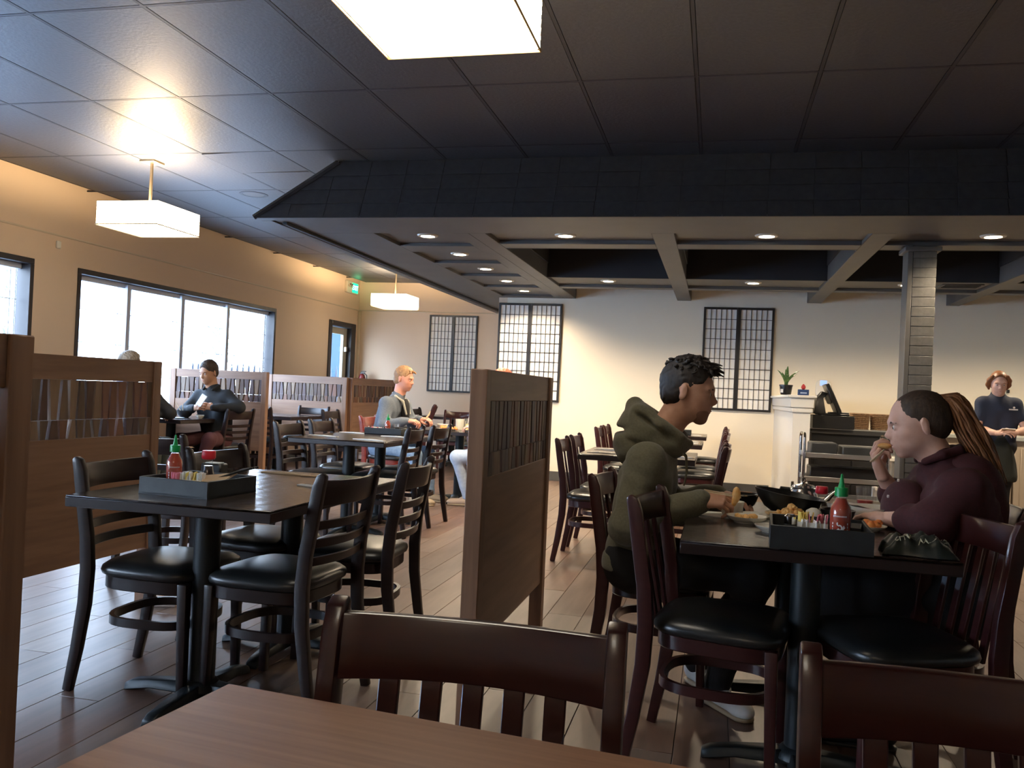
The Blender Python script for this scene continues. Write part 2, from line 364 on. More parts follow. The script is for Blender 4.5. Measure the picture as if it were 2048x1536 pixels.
# sloped shingled face of the soffit, front and left, with the hip between them
TXo, TYo = 0.62, 0.17
front=MB(); front.add([(SX0,SY0,SOF-0.01),(XR,SY0,SOF-0.01),(XR,SY0+TYo,CEIL),(SX0+TXo,SY0+TYo,CEIL)],[(0,1,2,3)])
front.add([(SX0,SY0,SOF-0.01),(SX0+TXo,SY0+TYo,CEIL),(SX0+TXo,YC,CEIL),(SX0,YC,SOF-0.01)],[(0,1,2,3)])
front.build('slope_board', M_black, so)
nr=4; 
smat=mat('black_shingle',(0.024,0.024,0.026),0.7,col2=(0.032,0.032,0.034),scale=(20,20,20),bump=0.2)
for r in range(nr):
    t0=r/nr; t1=(r+1)/nr+0.02
    x=SX0+TXo*t1+0.02+ (r%2)*0.15
    xs=SX0+TXo*t0
    while xs<XR-0.05:
        xe=min((xs if xs>SX0+TXo*t0+0.01 else x)+0.30, XR) if xs>SX0+TXo*t0+0.01 else x+0.10
        zA=SOF-0.01+(CEIL-SOF)*t0; zB=min(CEIL, SOF-0.01+(CEIL-SOF)*t1); yA=SY0+TYo*t0-0.016; yB=SY0+TYo*min(t1,1)-0.006
        xa=xs+0.002; xb=xe-0.002; xla=xa if xs>SX0+TXo*t0+0.01 else xs; xlb=xa if xs>SX0+TXo*t0+0.01 else SX0+TXo*min(t1,1)
        sh=MB().add([(xla,yA,zA),(xb,yA,zA),(xb,yB,zB),(xlb,yB,zB),(xla,yA+0.012,zA),(xb,yA+0.012,zA),(xb,yB+0.006,zB),(xlb,yB+0.006,zB)],
           [(0,1,2,3),(7,6,5,4),(0,4,5,1),(1,5,6,2),(2,6,7,3),(3,7,4,0)]).build('shingle', smat, so)
        xs=xe
MB().tube([(SX0-0.005,SY0-0.01,SOF-0.005),(SX0+TXo,SY0+TYo-0.02,CEIL-0.01)],0.022,6).build('hip_cap', smat, so)
# column under the soffit, painted brick
colm=bpy.data.objects.new('trim_4',None); COL.objects.link(colm); struct(colm); colm.location=(1.42,7.27,0)
M_brick=mat('grey_painted_brick',(0.075,0.072,0.066),0.6,col2=(0.095,0.09,0.082),scale=(30,30,30),bump=0.4)
MB().box(0.0,0.035,0.0,0.2,0,SOF).build('corner_board', M_char, colm, bevel=0.003)
MB().box(0.04,0.204,0.004,0.2,0,SOF).build('column_core', M_brick, colm)
bm_=MB().box(0.037,0.208,0.0,0.19,0.0,0.0745).mesh('brick', M_brick, bevel=0.003)
z=0.0; k=0
while z<SOF-0.07:
    ob('brick', bm_, colm, (random.uniform(-.001,.001), random.uniform(-.0015,.0015), z)); z+=0.0765
MB().box(-0.03,0.24,-0.03,0.22,SOF-0.05,SOF-0.012).build('capital', M_char, colm, bevel=0.006)

# recessed downlights
def downlight(x,y,z,label):
    t=thing('downlight',label,'downlight',(x,y,z),0,'recessed downlights in the dark soffit')
    MB().lathe([(0.060,-0.012),(0.086,-0.010),(0.092,0.0),(0.060,0.0)],28,ring=True).build('trim_ring',mat('downlight_trim',(0.7,0.66,0.55),0.35),t)
    MB().lathe([(0.0605,-0.009),(0.0605,-0.007)],24).build('lens',mat('downlight_lens',(1,0.9,0.7),0.5,emit=45,ecol=(1,0.86,0.62)),t)
    lamp('downlight_beam','SPOT',(0,0,-0.03),DOWN_W,DOWN_COL,t,0.05,(0,0,0),math.radians(150))
ordn=['nearest','second','third','fourth','farthest']
for k in range(5): downlight(-2.48,7.04+0.96*k,SOF+0.028,'round recessed downlight, %s of the five in the soffit\'s left row of square coffers' % ordn[k])
for k,x in enumerate((-1.277,0.336,1.963,3.58)): downlight(x,7.06,PZ,'round recessed downlight in the front bays of the soffit, %s' % ('just left of centre','above the man in the hoodie','rightmost, beyond the grey column','beyond the right edge')[k])
for k,x in enumerate((-1.263,0.347,1.926,3.58)): downlight(x,9.87,PZ,'small recessed downlight in the rear bays of the soffit, %s' % ('leftmost of them','above the right shoji screen','half hidden by the grey column','beyond the right edge')[k])
# ceiling air grille in the soffit
t=thing('ceiling_speaker','dark round flush ceiling vent near the soffit corner','vent',(-4.35,7.35,CEIL-0.001)); MB().lathe([(0.10,-0.004),(0.13,-0.004),(0.135,0.0),(0.10,0.0)],24,ring=True).build('rim',M_grid,t); MB().lathe([(0.099,-0.003),(0.099,-0.001)],24).build('grille',M_char,t)
t.name='ceiling_vent'
t=thing('ceiling_vent','dark square vent in the rear soffit behind the column','vent',(2.45,9.87,PZ)); MB().box(-.2,.2,-.12,.12,-.012,0).build('rim',M_char,t,bevel=.004)
mb=MB(); [mb.box(-.17,.17,-.1+k*.035,-.085+k*.035,-.018,-.012) for k in range(6)]; mb.build('louver',M_black,t)

# pendants: square slatted shades
M_shade=mat('lit_pendant_shade',(1,0.9,0.72),0.6,emit=5.0,ecol=(1,0.86,0.62))
M_shbot=mat('lit_pendant_diffuser',(1,0.95,0.85),0.6,emit=9.0,ecol=(1,0.92,0.78))
M_rod=mat('warm_brass_rod',(0.45,0.36,0.24),0.3,metal=0.8)
def pendant():
    t=thing('pendant_light','x','lamp',(0,0,0),0,'square lit pendant lamps')
    S=0.28; h=0.19; zb=-0.575
    MB().box(-S+.008,S-.008,-S+.008,S-.008,zb+.004,zb+.010).build('diffuser',M_shbot,t)
    mb=MB(); n=12
    for k in range(n):
        z=zb+.012+k*(h-.012)/n; e=S-0.001*(k%2); 
        mb.box(-e,e,-S,-S+.006,z,z+.0135).box(-e,e,S-.006,S,z,z+.0135).box(-S,-S+.006,-S+.006,S-.006,z,z+.0135).box(S-.006,S,-S+.006,S-.006,z,z+.0135)
    mb.build('shade',M_shade,t)
    MB().box(-S-.004,S+.004,-S-.004,-S,zb,zb+.008).box(-S-.004,S+.004,S,S+.004,zb,zb+.008).box(-S-.004,-S,-S,S,zb,zb+.008).box(S,S+.004,-S,S,zb,zb+.008).build('shade_rim',mat('gold_edge',(0.75,0.5,0.2),0.4,metal=0.6),t)
    MB().box(-.009,.009,-.009,.009,zb+.06,-.015).build('rod',M_rod,t)
    MB().box(-.07,.07,-.07,.07,-.016,0.0).build('canopy',M_rod,t,bevel=.003)
    MB().box(-S+.006,S-.006,-.006,.006,zb+.05,zb+.06).box(-.006,.006,-S+.006,S-.006,zb+.05,zb+.06).build('spider',M_rod,t)
    lamp('pendant_bulb','POINT',(0.0,0.10,zb+0.14),PEND_W,PEND_COL,t,0.05)
    lamp('pendant_bulb','POINT',(0.0,-0.10,zb+0.14),PEND_W,PEND_COL,t,0.05)
    return t
pn=pendant(); pn.location=(-4.6,6.18,CEIL); pn['label']='square lit pendant lamp hanging on a rod near the left windows'
dup(pn,(-4.82,12.33,CEIL),0,'small distant square lit pendant lamp near the exit sign')
dup(pn,(-0.925,2.63,CEIL),0,'large bright pendant shade cut off by the top edge of the photo')
# a few more of the same pendants hang over the rest of the room, out of the picture
dup(pn,(-0.6,-1.2,CEIL),0,'square pendant lamp behind the viewer')

# shoji screens on the walls
def shoji(W,H):
    t=thing('shoji_screen','x','screen',(0,0,0),0)
    mb=MB(); f=.028
    for s in (0,1):
        x0=s*W/2; x1=x0+W/2
        fr=MB().box(x0,x0+f,-.03,0,0,H).box(x1-f,x1,-.03,0,0,H).box(x0+f,x1-f,-.03,0,0,f).box(x0+f,x1-f,-.03,0,H-f,H).build('leaf_frame',M_shojif,t,bevel=.002)
        MB().box(x0+f,x1-f,-.008,-.004,f,H-f).build('paper',M_shoji,fr)
        lt=MB(); iw=W/2-2*f; ih=H-2*f
        for k in range(1,6): c=x0+f+iw*k/6; lt.box(c-.0035,c+.0035,-.020,-.009,f,H-f)
        for k in range(1,10): c=f+ih*k/10; lt.box(x0+f,x1-f,-.018,-.010,c-.0035,c+.0035)
        lt.build('lattice',M_shojif,fr)
    return t
s1=shoji(0.885,1.335); s1.location=(-2.96,YB-.002,1.06); s1['label']='brightly lit shoji screen at the wall corner, behind the wooden partition'
s2=dup(s1,(-.2,YB-.002,1.06),0,'shoji screen on the cream wall behind the man in the hoodie')
s3=dup(s1,(-4.75,YC-.002,1.12),0,'dim grey shoji screen on the far alcove wall'); s3.scale=(0.95,1,0.965)
# ---------------------------------------------------------------- low wooden partitions
def partition(name_label, loc, rz, L=1.22, H=1.26, gap=0.29, slat=(0.88,1.15), seed=1, legs=True):
    """runs along local +X from 0 to L, thickness 0.06 about y=0"""
    rnd=random.Random(seed)
    t=thing('wooden_partition',name_label,'partition',loc,rz)
    z0=0.0 if legs else gap
    for x in (0,L-.062):
        MB().box(x,x+.062,-.03,.03,0.0,H).build('post',M_pw,t,bevel=.003)
    MB().box(.062,L-.062,-.021,.021,slat[1],H).build('top_rail',M_pwh,t,bevel=.002)
    MB().box(.062,L-.062,-.021,.021,gap,slat[0]).build('lower_panel',M_pwh,t,bevel=.002)
    MB().box(.062,L-.062,-.0015,.0015,slat[0]+.001,slat[1]-.001).build('backing',M_acryl,t)
    zm=slat[0]+.32*(slat[1]-slat[0])
    x=.064; k=0
    while x<L-.085:
        wd=rnd.uniform(.050,.066)
        for row,(a,b) in enumerate(((zm+.001,slat[1]-.001),(slat[0]+.001,zm-.001))):
            wide=wd*rnd.uniform(.86,.98)/2; nar=wide*rnd.uniform(.42,.72); c=x+wd/2; sh=rnd.uniform(-.005,.005)
            if (k+row)%2==0: wb,wt=wide,nar
            else: wb,wt=nar,wide
            yy=.016+rnd.uniform(-.003,.003)
            mb=MB().add([(c-wb,-yy,a),(c+wb,-yy,a),(c+wt+sh,-yy,b),(c-wt+sh,-yy,b),(c-wb,yy,a),(c+wb,yy,a),(c+wt+sh,yy,b),(c-wt+sh,yy,b)],
                [(0,1,2,3),(7,6,5,4),(0,4,5,1),(1,5,6,2),(2,6,7,3),(3,7,4,0)])
            mb.build('slat',rnd.choice(M_sl),t)
        x+=wd; k+=1
    return t
partition('tall brown wooden partition with slatted band in the middle of the picture, end post toward the viewer',(-.79,2.83,0),PI/2,seed=3)
partition('brown wooden partition behind the left table, slats in uneven brown tones',(-2.885,2.78,0),PI/2,seed=5)
partition('nearest wooden partition, only its end post showing at the left edge of the photo',(-1.42,.30,0),PI/2,seed=7)
partition('wooden partition behind the man in black, half bluish in window light',(-6.02,8.62,0),0,L=1.20,H=1.275,gap=.40,slat=(.94,1.185),seed=9)
partition('bluish wooden partition behind the empty far table, lit by the windows',(-6.02,10.8,0),0,L=1.17,H=1.27,gap=.30,slat=(.93,1.17),seed=11)
partition('dark brown far partition behind the man in the grey jacket',(-4.83,10.84,0),PI/2,L=1.7,H=1.27,gap=.30,slat=(.93,1.17),seed=13)

# ---------------------------------------------------------------- chairs
def strip(path, y0, y1):     # path: (x, z, depth) side profile swept over y0..y1
    rings=[]
    for i,(x,z,d) in enumerate(path):
        a=path[max(i-1,0)]; b=path[min(i+1,len(path)-1)]
        tx,tz=b[0]-a[0],b[1]-a[1]; l=math.hypot(tx,tz); nx,nz=tz/l,-tx/l
        p=(x+nx*d/2,z+nz*d/2); q=(x-nx*d/2,z-nz*d/2)
        rings.append([(p[0],y0,p[1]),(p[0],y1,p[1]),(q[0],y1,q[1]),(q[0],y0,q[1])])
    return MB().loft(rings)
def bx_(z): # back plane x at height z (chair back leans back)
    return -.205-.17*max(0,z-.50)**1.12
def rail(z0,z1,sag,th=.018,hw=.200,n=12,top=0.0):
    rings=[]
    for i in range(n+1):
        u=-1+2*i/n; y=u*hw; s=-sag*(1-u*u)
        zt=z1-top*(1-u*u)
        xa=bx_(z0)+s; xb=bx_(zt)+s
        rings.append([(xa-th/2,y,z0),(xa+th/2,y,z0),(xb+th/2,y,zt),(xb-th/2,y,zt)])
    return MB().loft(rings)
def superel(r,nn,k,n):
    out=[]
    for i in range(n):
        a=2*PI*i/n; c,s=math.cos(a),math.sin(a)
        out.append((r[0]*abs(c)**(2/k)*(1 if c>=0 else -1), r[1]*abs(s)**(2/k)*(1 if s>=0 else -1)))
    return out
def seat_outline(grow=0.0,k=4.2,n=36):
    pts=superel((.205+grow,.212+grow),0,k,n); o=[]
    for x,y in pts: o.append((x+.012, y*(1.0+ .06*(x/.2))))
    return o
def make_chair(kind, wood, name='dining_chair'):
    t=thing(name,'x','chair')
    prof=[(-.262,0,.034),(-.232,.16,.042),(-.208,.33,.048),(-.203,.46,.050),(-.212,.58,.048),(bx_(.72),.72,.046),(bx_(.82),.82,.044),(bx_(.85)-.006,.855,.036),(bx_(.86)-.016,.868,.016)]
    for s in (-1,1):
        y=s*.208; strip(prof,y-.014,y+.014).build('rear_leg',wood,t,bevel=.004,seg=2)
        f=.019; g=.015
        MB().add([(.195-g,s*.192-g,0),(.195+g,s*.192-g,0),(.195+g,s*.192+g,0),(.195-g,s*.192+g,0),(.185-f,s*.190-f,.43),(.185+f,s*.190-f,.43),(.185+f,s*.190+f,.43),(.185-f,s*.190+f,.43)],
            [(0,3,2,1),(4,5,6,7),(0,1,5,4),(1,2,6,5),(2,3,7,6),(3,0,4,7)]).build('front_leg',wood,t,bevel=.004,seg=2)
    # seat ring, cushion
    o=seat_outline(-.006); i_=seat_outline(-.05)
    rings=[[(x,y,.385) for x,y in o],[(x,y,.435) for x,y in o]]
    MB().loft(rings).build('seat_frame',wood,t,bevel=.004)
    rr=[]
    for g,z in ((-.004,.434),(.006,.440),(.010,.452),(.006,.466),(-.012,.480),(-.05,.491),(-.10,.497),(-.16,.500)):
        rr.append([(x,y,z) for x,y in seat_outline(g,k=4.2 if g>-.08 else 3)])
    MB().loft(rr).build('seat_cushion',M_vinyl,t,ang=70)
    # bent-wood hoop stretcher
    pts=[(x*.93+.0,y*.86,.262) for x,y in superel((.192,.208),0,3.0,32)]
    mb=MB(); rg=[]
    for (x,y,z) in pts:
        l=math.hypot(x,y); nx,ny=x/l,y/l
        rg.append([(x+nx*.008,y+ny*.008,z-.016),(x+nx*.008,y+ny*.008,z+.016),(x-nx*.008,y-ny*.008,z+.016),(x-nx*.008,y-ny*.008,z-.016)])
    rg.append(rg[0]); mb.loft(rg,cap=False).build('hoop_stretcher',wood,t)
    if kind=='ladder':
        rail(.752,.845,.042,top=.004).build('top_rail',wood,t,bevel=.003,seg=2)
        for z in (.665,.600,.535): rail(z,z+.032,.036,th=.013).build('back_slat',wood,t,bevel=.002)
    else:
        rail(.757,.852,.040,th=.020,top=.006).build('top_rail',wood,t,bevel=.004,seg=2)
        for k in range(5):
            y=(-2+k)*.062; u=y/.2; s=-.040*(1-u*u)
            s0=-.018*(1-u*u)
            MB().add([(bx_(.767)+s-.006,y-.0155,.767),(bx_(.767)+s+.006,y-.0155,.767),(bx_(.767)+s+.006,y+.0155,.767),(bx_(.767)+s-.006,y+.0155,.767),
                      (-.195+s0-.006,y-.0145,.425),(-.195+s0+.006,y-.0145,.425),(-.195+s0+.006,y+.0145,.425),(-.195+s0-.006,y+.0145,.425)],
                [(0,1,2,3),(7,6,5,4),(0,4,5,1),(1,5,6,2),(2,6,7,3),(3,7,4,0)]).build('back_slat',wood,t,bevel=.002)
    return t
LAD=make_chair('ladder',M_esp); SLA=make_chair('slat',M_maho); REDC=make_chair('slat',M_red)
used=set()
def chair(src,cx,cy,deg,label,group=None,z=0.0):
    """cx,cy = centre of the top of the backrest; the chair faces deg"""
    a=math.radians(deg); x=cx+.262*math.cos(a); y=cy+.262*math.sin(a)
    if src.name not in used:
        used.add(src.name); src.location=(x,y,z); src.rotation_euler=(0,0,a); src['label']=label
        if group: src['group']=group
        return src
    return dup(src,(x,y,z),a,label,group)
gl='ladder-back chairs at the left table'; gm='ladder-back chairs at the middle table'; gr='chairs at the right table'; gf='chairs at the far right tables'
chair(LAD,-2.315,2.97,2,'dark ladder-back chair with black seat at the near left corner of the left table',gl)
chair(LAD,-2.285,3.64,-3,'dark ladder-back chair behind the condiment tray of the left table',gl)
chair(LAD,-1.315,2.99,176,'dark ladder-back chair on the near right side of the left table, back toward the aisle',gl)
chair(LAD,-1.27,3.62,184,'black ladder-back chair nearest the middle partition, right side of the left table',gl)
chair(LAD,-3.34,6.33,0,'ladder-back chair with brown lit top rail, left side of the middle table, nearer one',gm)
chair(LAD,-3.40,7.04,0,'ladder-back chair with reddish top rail, left side of the middle table, farther one',gm)
chair(LAD,-2.33,6.55,184,'black ladder-back chair, right side of the middle table, partly behind another',gm)
chair(LAD,-2.30,7.12,178,'black ladder-back chair standing on the aisle beside the middle table',gm)
chair(LAD,-3.04,4.18,90,'chair seen between the left partition and the left table, tan lit top rail')
chair(SLA,-.328,1.205,-88,'large dark chair with five vertical slats across the front table, whole back showing')
chair(SLA,.345,1.205,-92,'large dark chair cut off by the lower right corner of the photo')
chair(SLA,-.215,3.01,-9,'empty dark chair at the near left corner of the right table',gr)
chair(SLA,-.455,3.66,-4,'dark chair the man in the hoodie sits on',gr)
chair(SLA,.83,3.03,199,'empty dark chair at the near right corner of the right table',gr)
chair(SLA,1.065,3.52,180,'dark chair behind the back of the woman in maroon',gr)
for i,(x,y,d,l) in enumerate(((-1.08,6.22,0,'mahogany chair nearest the middle partition, left side of the table behind the man'),(-1.08,6.83,0,'mahogany chair, second on the left side of the table behind the man'),
    (-1.15,8.75,0,'far mahogany chair by the cream wall, left side of the second rear table'),(-1.15,9.35,0,'farthest left mahogany chair by the cream wall'),
    (.08,6.30,180,'purple-sheened chair on the right of the table behind the man, nearest one'),(.09,6.95,180,'second chair on the right of the table behind the man'),
    (.10,8.55,180,'third chair in the row right of the tables behind the man'),(.12,9.25,180,'fourth chair in the row right of the tables behind the man'),(.13,10.6,180,'farthest chair in the row against the cream wall'))):
    chair(SLA,x,y,d,l,gf)
# far left and alcove chairs
chair(LAD,-4.93,8.28,172,'chair whose back props the elbow of the man in black')
chair(LAD,-5.62,7.02,50,'chair under the half hidden person by the window')
chair(LAD,-5.33,9.25,90,'dark chair with its back to us at the far window table')
chair(LAD,-5.20,10.55,-90,'dark chair facing us against the bluish partition')
chair(LAD,-5.80,9.30,90,'chair by the window at the far window table, mostly hidden')
chair(REDC,-3.52,8.40,0,'bright cherry red chair under the man in the grey jacket')
chair(LAD,-4.50,12.55,0,'dark chair beside the dark far partition')
chair(LAD,-4.52,9.6,0,'dark chair in front of the dark far partition')
chair(SLA,-3.62,12.0,-85,'black chair with vertical slats standing under the dim shoji screen')
chair(SLA,-3.00,11.15,-95,'black chair with vertical slats beside the partition post, behind the bottles')
c_=chair(SLA,-4.0,11.6,200,'tilted black chair with two posts rising beside the man in the grey jacket'); c_.location.z=.13; c_.rotation_euler=(0,math.radians(-9),math.radians(200))
chair(REDC,-1.75,8.45,180,'red chair under the red haired person behind the partition')

# ---------------------------------------------------------------- tables
def make_table(name,W,L,top=M_ttop,edge=M_tedge,cols=((0,.33),(0,-.33)),th=.038,H=.755,r=.048):
    t=thing(name,'x','table')
    MB().box(-W/2,W/2,-L/2,L/2,H-.006,H).build('tabletop',top,t,bevel=.003)
    MB().box(-W/2,W/2,-L/2,L/2,H-th-.004,H-.0065).build('edge_band',edge,t,bevel=.003)
    for (x,y) in cols:
        MB().lathe([(r,.03),(r,H-th-.012)],20,c=(x,y,0)).build('column',M_iron,t)
        MB().box(x-.16,x+.16,y-.16,y+.16,H-th-.014,H-th-.004).build('mounting_plate',M_iron,t,bevel=.004)
        mb=MB(); mb.lathe([(.075,.035),(.07,.055),(.052,.075)],20,c=(x,y,0))
        for k in range(4):
            M=TR(x,y,0)@RZ(k*PI/2)
            arm=.31
            mb.loft([[(.03,-.038,.02),(.03,.038,.02),(.03,.030,.066),(.03,-.030,.066)],[(.2,-.034,.02),(.2,.034,.02),(.2,.024,.052),(.2,-.024,.052)],
                     [(arm-.03,-.032,.006),(arm-.03,.032,.006),(arm-.03,.022,.040),(arm-.03,-.022,.040)],[(arm,-.028,.0),(arm,.028,.0),(arm,.02,.026),(arm,-.02,.026)]],M)
        mb.build('cross_base',M_iron,t,bevel=.004)
    return t
T4=make_table('dining_table',.80,1.20)
T4.location=(-1.815,3.19,0); T4['label']='dark rectangular table at left with condiment tray and paper wrapped chopsticks'
dup(T4,(.31,3.30,0),0,'dark table at right covered with food dishes between the man and the woman')
dup(T4,(-2.83,6.72,0),0,'dark table in the middle left set with four white chopstick sleeves')
T2=make_table('dining_table',.84,.9,cols=((0,0),))
T2.location=(-.545,6.66,0); T2['label']='dark table behind the man in the hoodie, nearest of three in a row'
dup(T2,(-.53,8.75,0),0,'second dark table in the row behind the man in the hoodie')
dup(T2,(-.51,10.6,0),0,'third dark table in the row, against the cream wall')
dup(T2,(-5.56,7.98,0),0,'reddish brown table by the window between the man in black and his companion')
dup(T2,(-5.36,9.88,0),0,'empty far window table in front of the bluish partition')
dup(T2,(-2.62,8.75,0),0,'table full of food in front of the man in the grey jacket')
dup(T2,(-3.95,12.75,0),0,'dim table under the grey shoji screen in the alcove')
tf=make_table('front_table',1.55,.76,M_fgt,M_fgt,cols=((-.4,0),(.4,0)),th=.045)
tf.location=(.075,.657,0); tf.rotation_euler=(0,0,math.radians(-5.5)); tf['label']='warm brown wood table in the foreground along the bottom edge'

# ---------------------------------------------------------------- table ware builders
Z=.7555
def tray(loc,rz,W,L,label,h=.062,group=None):
    t=thing('condiment_tray',label,'tray',loc,rz,group)
    MB().box(-W/2,W/2,-L/2,L/2,0,.008).build('base',M_tray,t)
    for a in ((-W/2,W/2,-L/2,-L/2+.009),(-W/2,W/2,L/2-.009,L/2),(-W/2,-W/2+.009,-L/2+.009,L/2-.009),(W/2-.009,W/2,-L/2+.009,L/2-.009)):
        MB().box(*a,.0,h).build('side',M_tray,t,bevel=.0015)
    return t
def sriracha(loc,label,rz=0,s=1.0):
    t=thing('sauce_bottle',label,'bottle',loc,rz); t.scale=(s,s,s)
    MB().lathe([(.026,.001),(.0285,.006),(.0285,.095),(.026,.108),(.017,.125),(.0135,.135)],24).build('sauce',M_hot,t,ang=60)
    MB().lathe([(.0275,0),(.030,.004),(.030,.096),(.0275,.110),(.0175,.128),(.0145,.136),(.0145,.146)],24).build('bottle_body',M_clear,t,ang=60)
    MB().lathe([(.0185,.140),(.0185,.163),(.0175,.165)],20).build('cap',M_green,t)
    MB().lathe([(.010,.165),(.0065,.180),(.0035,.200),(.0022,.204)],14).build('nozzle',M_green,t)
    mb=MB()  # white printed emblem: a bird standing inside a ring, lettering above and below, on the front
    R=.0305
    def onto(u,v): a=u/R; return (R*math.sin(a),-R*math.cos(a),v)
    def stroke(pts,w_):
        for p,q in zip(pts,pts[1:]):
            dx,dz=q[0]-p[0],q[1]-p[1]; l=math.hypot(dx,dz) or 1; nx,nz=-dz/l*w_/2,dx/l*w_/2
            mb.add([onto(p[0]+nx,p[1]+nz),onto(q[0]+nx,q[1]+nz),onto(q[0]-nx,q[1]-nz),onto(p[0]-nx,p[1]-nz)],[(0,1,2,3)])
    c=.046
    stroke([(.006*math.cos(a)*1.0-.001,c+.004+.009*math.sin(a)) for a in [k*PI/8-PI*.9 for k in range(14)]],.004)
    stroke([(-.007,c+.002),(-.002,c-.003),(.004,c-.002),(.008,c+.004)],.008); stroke([(.008,c+.004),(.011,c+.012)],.004)
    stroke([(.009,c+.002),(.014,c+.008)],.003); stroke([(-.006,c+.012),(-.009,c+.018),(-.006,c+.020)],.0035)
    stroke([(0,c-.006),(-.002,c-.014),(-.006,c-.016)],.002); stroke([(.003,c-.006),(.004,c-.014),(.008,c-.015)],.002)
    for k in range(9): a=-PI*.92+k*PI*.84/8; stroke([(.019*math.cos(a),c+.019*math.sin(a)-.002),(.019*math.cos(a)+.002,c+.019*math.sin(a)+.0022-.002)],.0026)
    for k in range(11): stroke([(-.020+k*.0036,.084),(-.018+k*.0036,.084)],.0042)
    for s_ in (-1,1):
        for k in range(3): stroke([(s_*.0215,c-.004+k*.009),(s_*.0215,c+.002+k*.009)],.003)
    mb.build('printed_emblem',M_print,t)
    return t
def soy(loc,label,rz=0,capm=M_redp,fill=.6):
    t=thing('soy_sauce_bottle',label,'bottle',loc,rz)
    MB().lathe([(.024,.001),(.026,.008),(.0245,.03),(.0165,.058),(.0135,.075)] if fill>.5 else [(.024,.001),(.026,.008),(.0255,.02)],20).build('sauce',M_soy,t,ang=60)
    MB().lathe([(.026,0),(.028,.008),(.0265,.03),(.018,.058),(.0150,.078),(.0150,.092),(.019,.100)],20).build('bottle_body',M_clear,t,ang=60)
    MB().lathe([(.020,.096),(.0235,.101),(.0225,.122),(.021,.124)],20).build('cap',capm,t)
    return t
def bowl(loc,label,r,h,m=M_white,foot=.5,name='bowl',th=.004,sy=1.0,group=None):
    t=thing(name,label,'bowl' if 'bowl' in name else name.split('_')[-1],loc,0,group)
    MB().lathe([(r*foot,0),(r*foot,.003),(r*(foot*.4+.6),h*.35),(r*.93,h*.75),(r,h),(r-th,h-.001),(r*.93-th,h*.75),(r*.6,h*.3),(r*.25,h*.16),(.001,h*.14)],32,sy=sy).build('vessel',m,t,ang=60)
    return t
def food(parent,name,m,pts,rad,n,seed,zs=1.0):
    rnd=random.Random(seed); mb=MB()
    for k in range(n):
        x,y,z=rnd.choice(pts); r=rad*rnd.uniform(.6,1.25)
        M=TR(x+rnd.gauss(0,rad*.9),y+rnd.gauss(0,rad*.9),z+rnd.uniform(-.2,.6)*rad)@RZ(rnd.uniform(0,6))@RX(rnd.uniform(0,3))
        mb.lathe([(r*.45,-r*.7*zs),(r*.95,-r*.3),(r,r*.2),(r*.5,r*.75*zs)],7,M,sx=1.2)
    o=mb.build(name,m,parent,ang=80); return o
def plate(loc,label,r,h=.018,m=M_white,sy=1.0,rz=0,name='plate'):
    t=thing(name,label,'plate',loc,rz)
    MB().lathe([(r*.62,0),(r*.62,.003),(r*.9,h*.55),(r,h),(r-.003,h),(r*.88,h*.5),(r*.6,.006),(.001,.005)],32,sy=sy).build('vessel',m,t,ang=60)
    return t
def sleeve(x,y,deg,label,m=M_paperw,L=.20,group=None,mark=True):
    t=thing('chopstick_sleeve',label,'chopsticks',(x,y,Z),math.radians(deg),group)
    MB().add([(-L/2,-.013,0),(L/2,-.011,0),(L/2,.011,0),(-L/2,.013,0),(-L/2,-.012,.004),(0,-.011,.009),(L/2,-.010,.005),(L/2,.010,.005),(0,.011,.009),(-L/2,.012,.004)],
        [(0,3,2,1),(0,1,6,5,4),(2,3,9,8,7),(1,2,7,6),(3,0,4,9),(4,5,8,9),(5,6,7,8)]).build('paper_sleeve',m,t)
    for s in (-1,1): MB().box(L/2-.02,L/2+.018,s*.005-.0028,s*.005+.0028,.001,.006).build('chopstick',mat('pale_bamboo',(.62,.48,.30),.6),t)
    if mark:
        mb=MB()
        for k in range(5):
            x=-.06+k*.013; h=.0048+.003*(x+L/2)/(L/2)
            for q in range(2): mb.box(x-.004,x+.004,-.004+q*.006,-.002+q*.006,h+.0012,h+.0022)
            mb.box(x-.001,x+.001,-.005,.005,h+.0012,h+.0022)
        mb.build('printed_mark',mat('dark_print',(.05,.04,.04),.6),t)
    return t
def packets(parent,cols,x0,x1,y,z,n,seed,hgt=.032):
    rnd=random.Random(seed)
    for k in range(n):
        x=x0+(x1-x0)*k/(n-1); M=TR(x,y+rnd.uniform(-.006,.006),z)@RX(rnd.uniform(-.2,.2))@RZ(rnd.uniform(-.35,.35))@RY(rnd.uniform(-.2,.2))
        MB().box(-.0015,.0015,-.014,.014,0,hgt,M).build('sugar_packet',rnd.choice(cols),parent)
C_yel=mat('yellow_paper',(.75,.55,.12),.7); C_pink=mat('pink_paper',(.72,.22,.30),.7); C_wht=M_paperw
M_rice=mat('steamed_white_food',(.72,.66,.52),.7); M_fry=mat('golden_fried_food',(.70,.36,.10),.55,col2=(.78,.50,.20),scale=(60,60,60),bump=.4)
M_orng=mat('orange_food',(.75,.18,.04),.5,col2=(.8,.32,.08),scale=(50,50,50),bump=.3); M_dgrn=mat('dark_seaweed',(.03,.03,.015),.5)
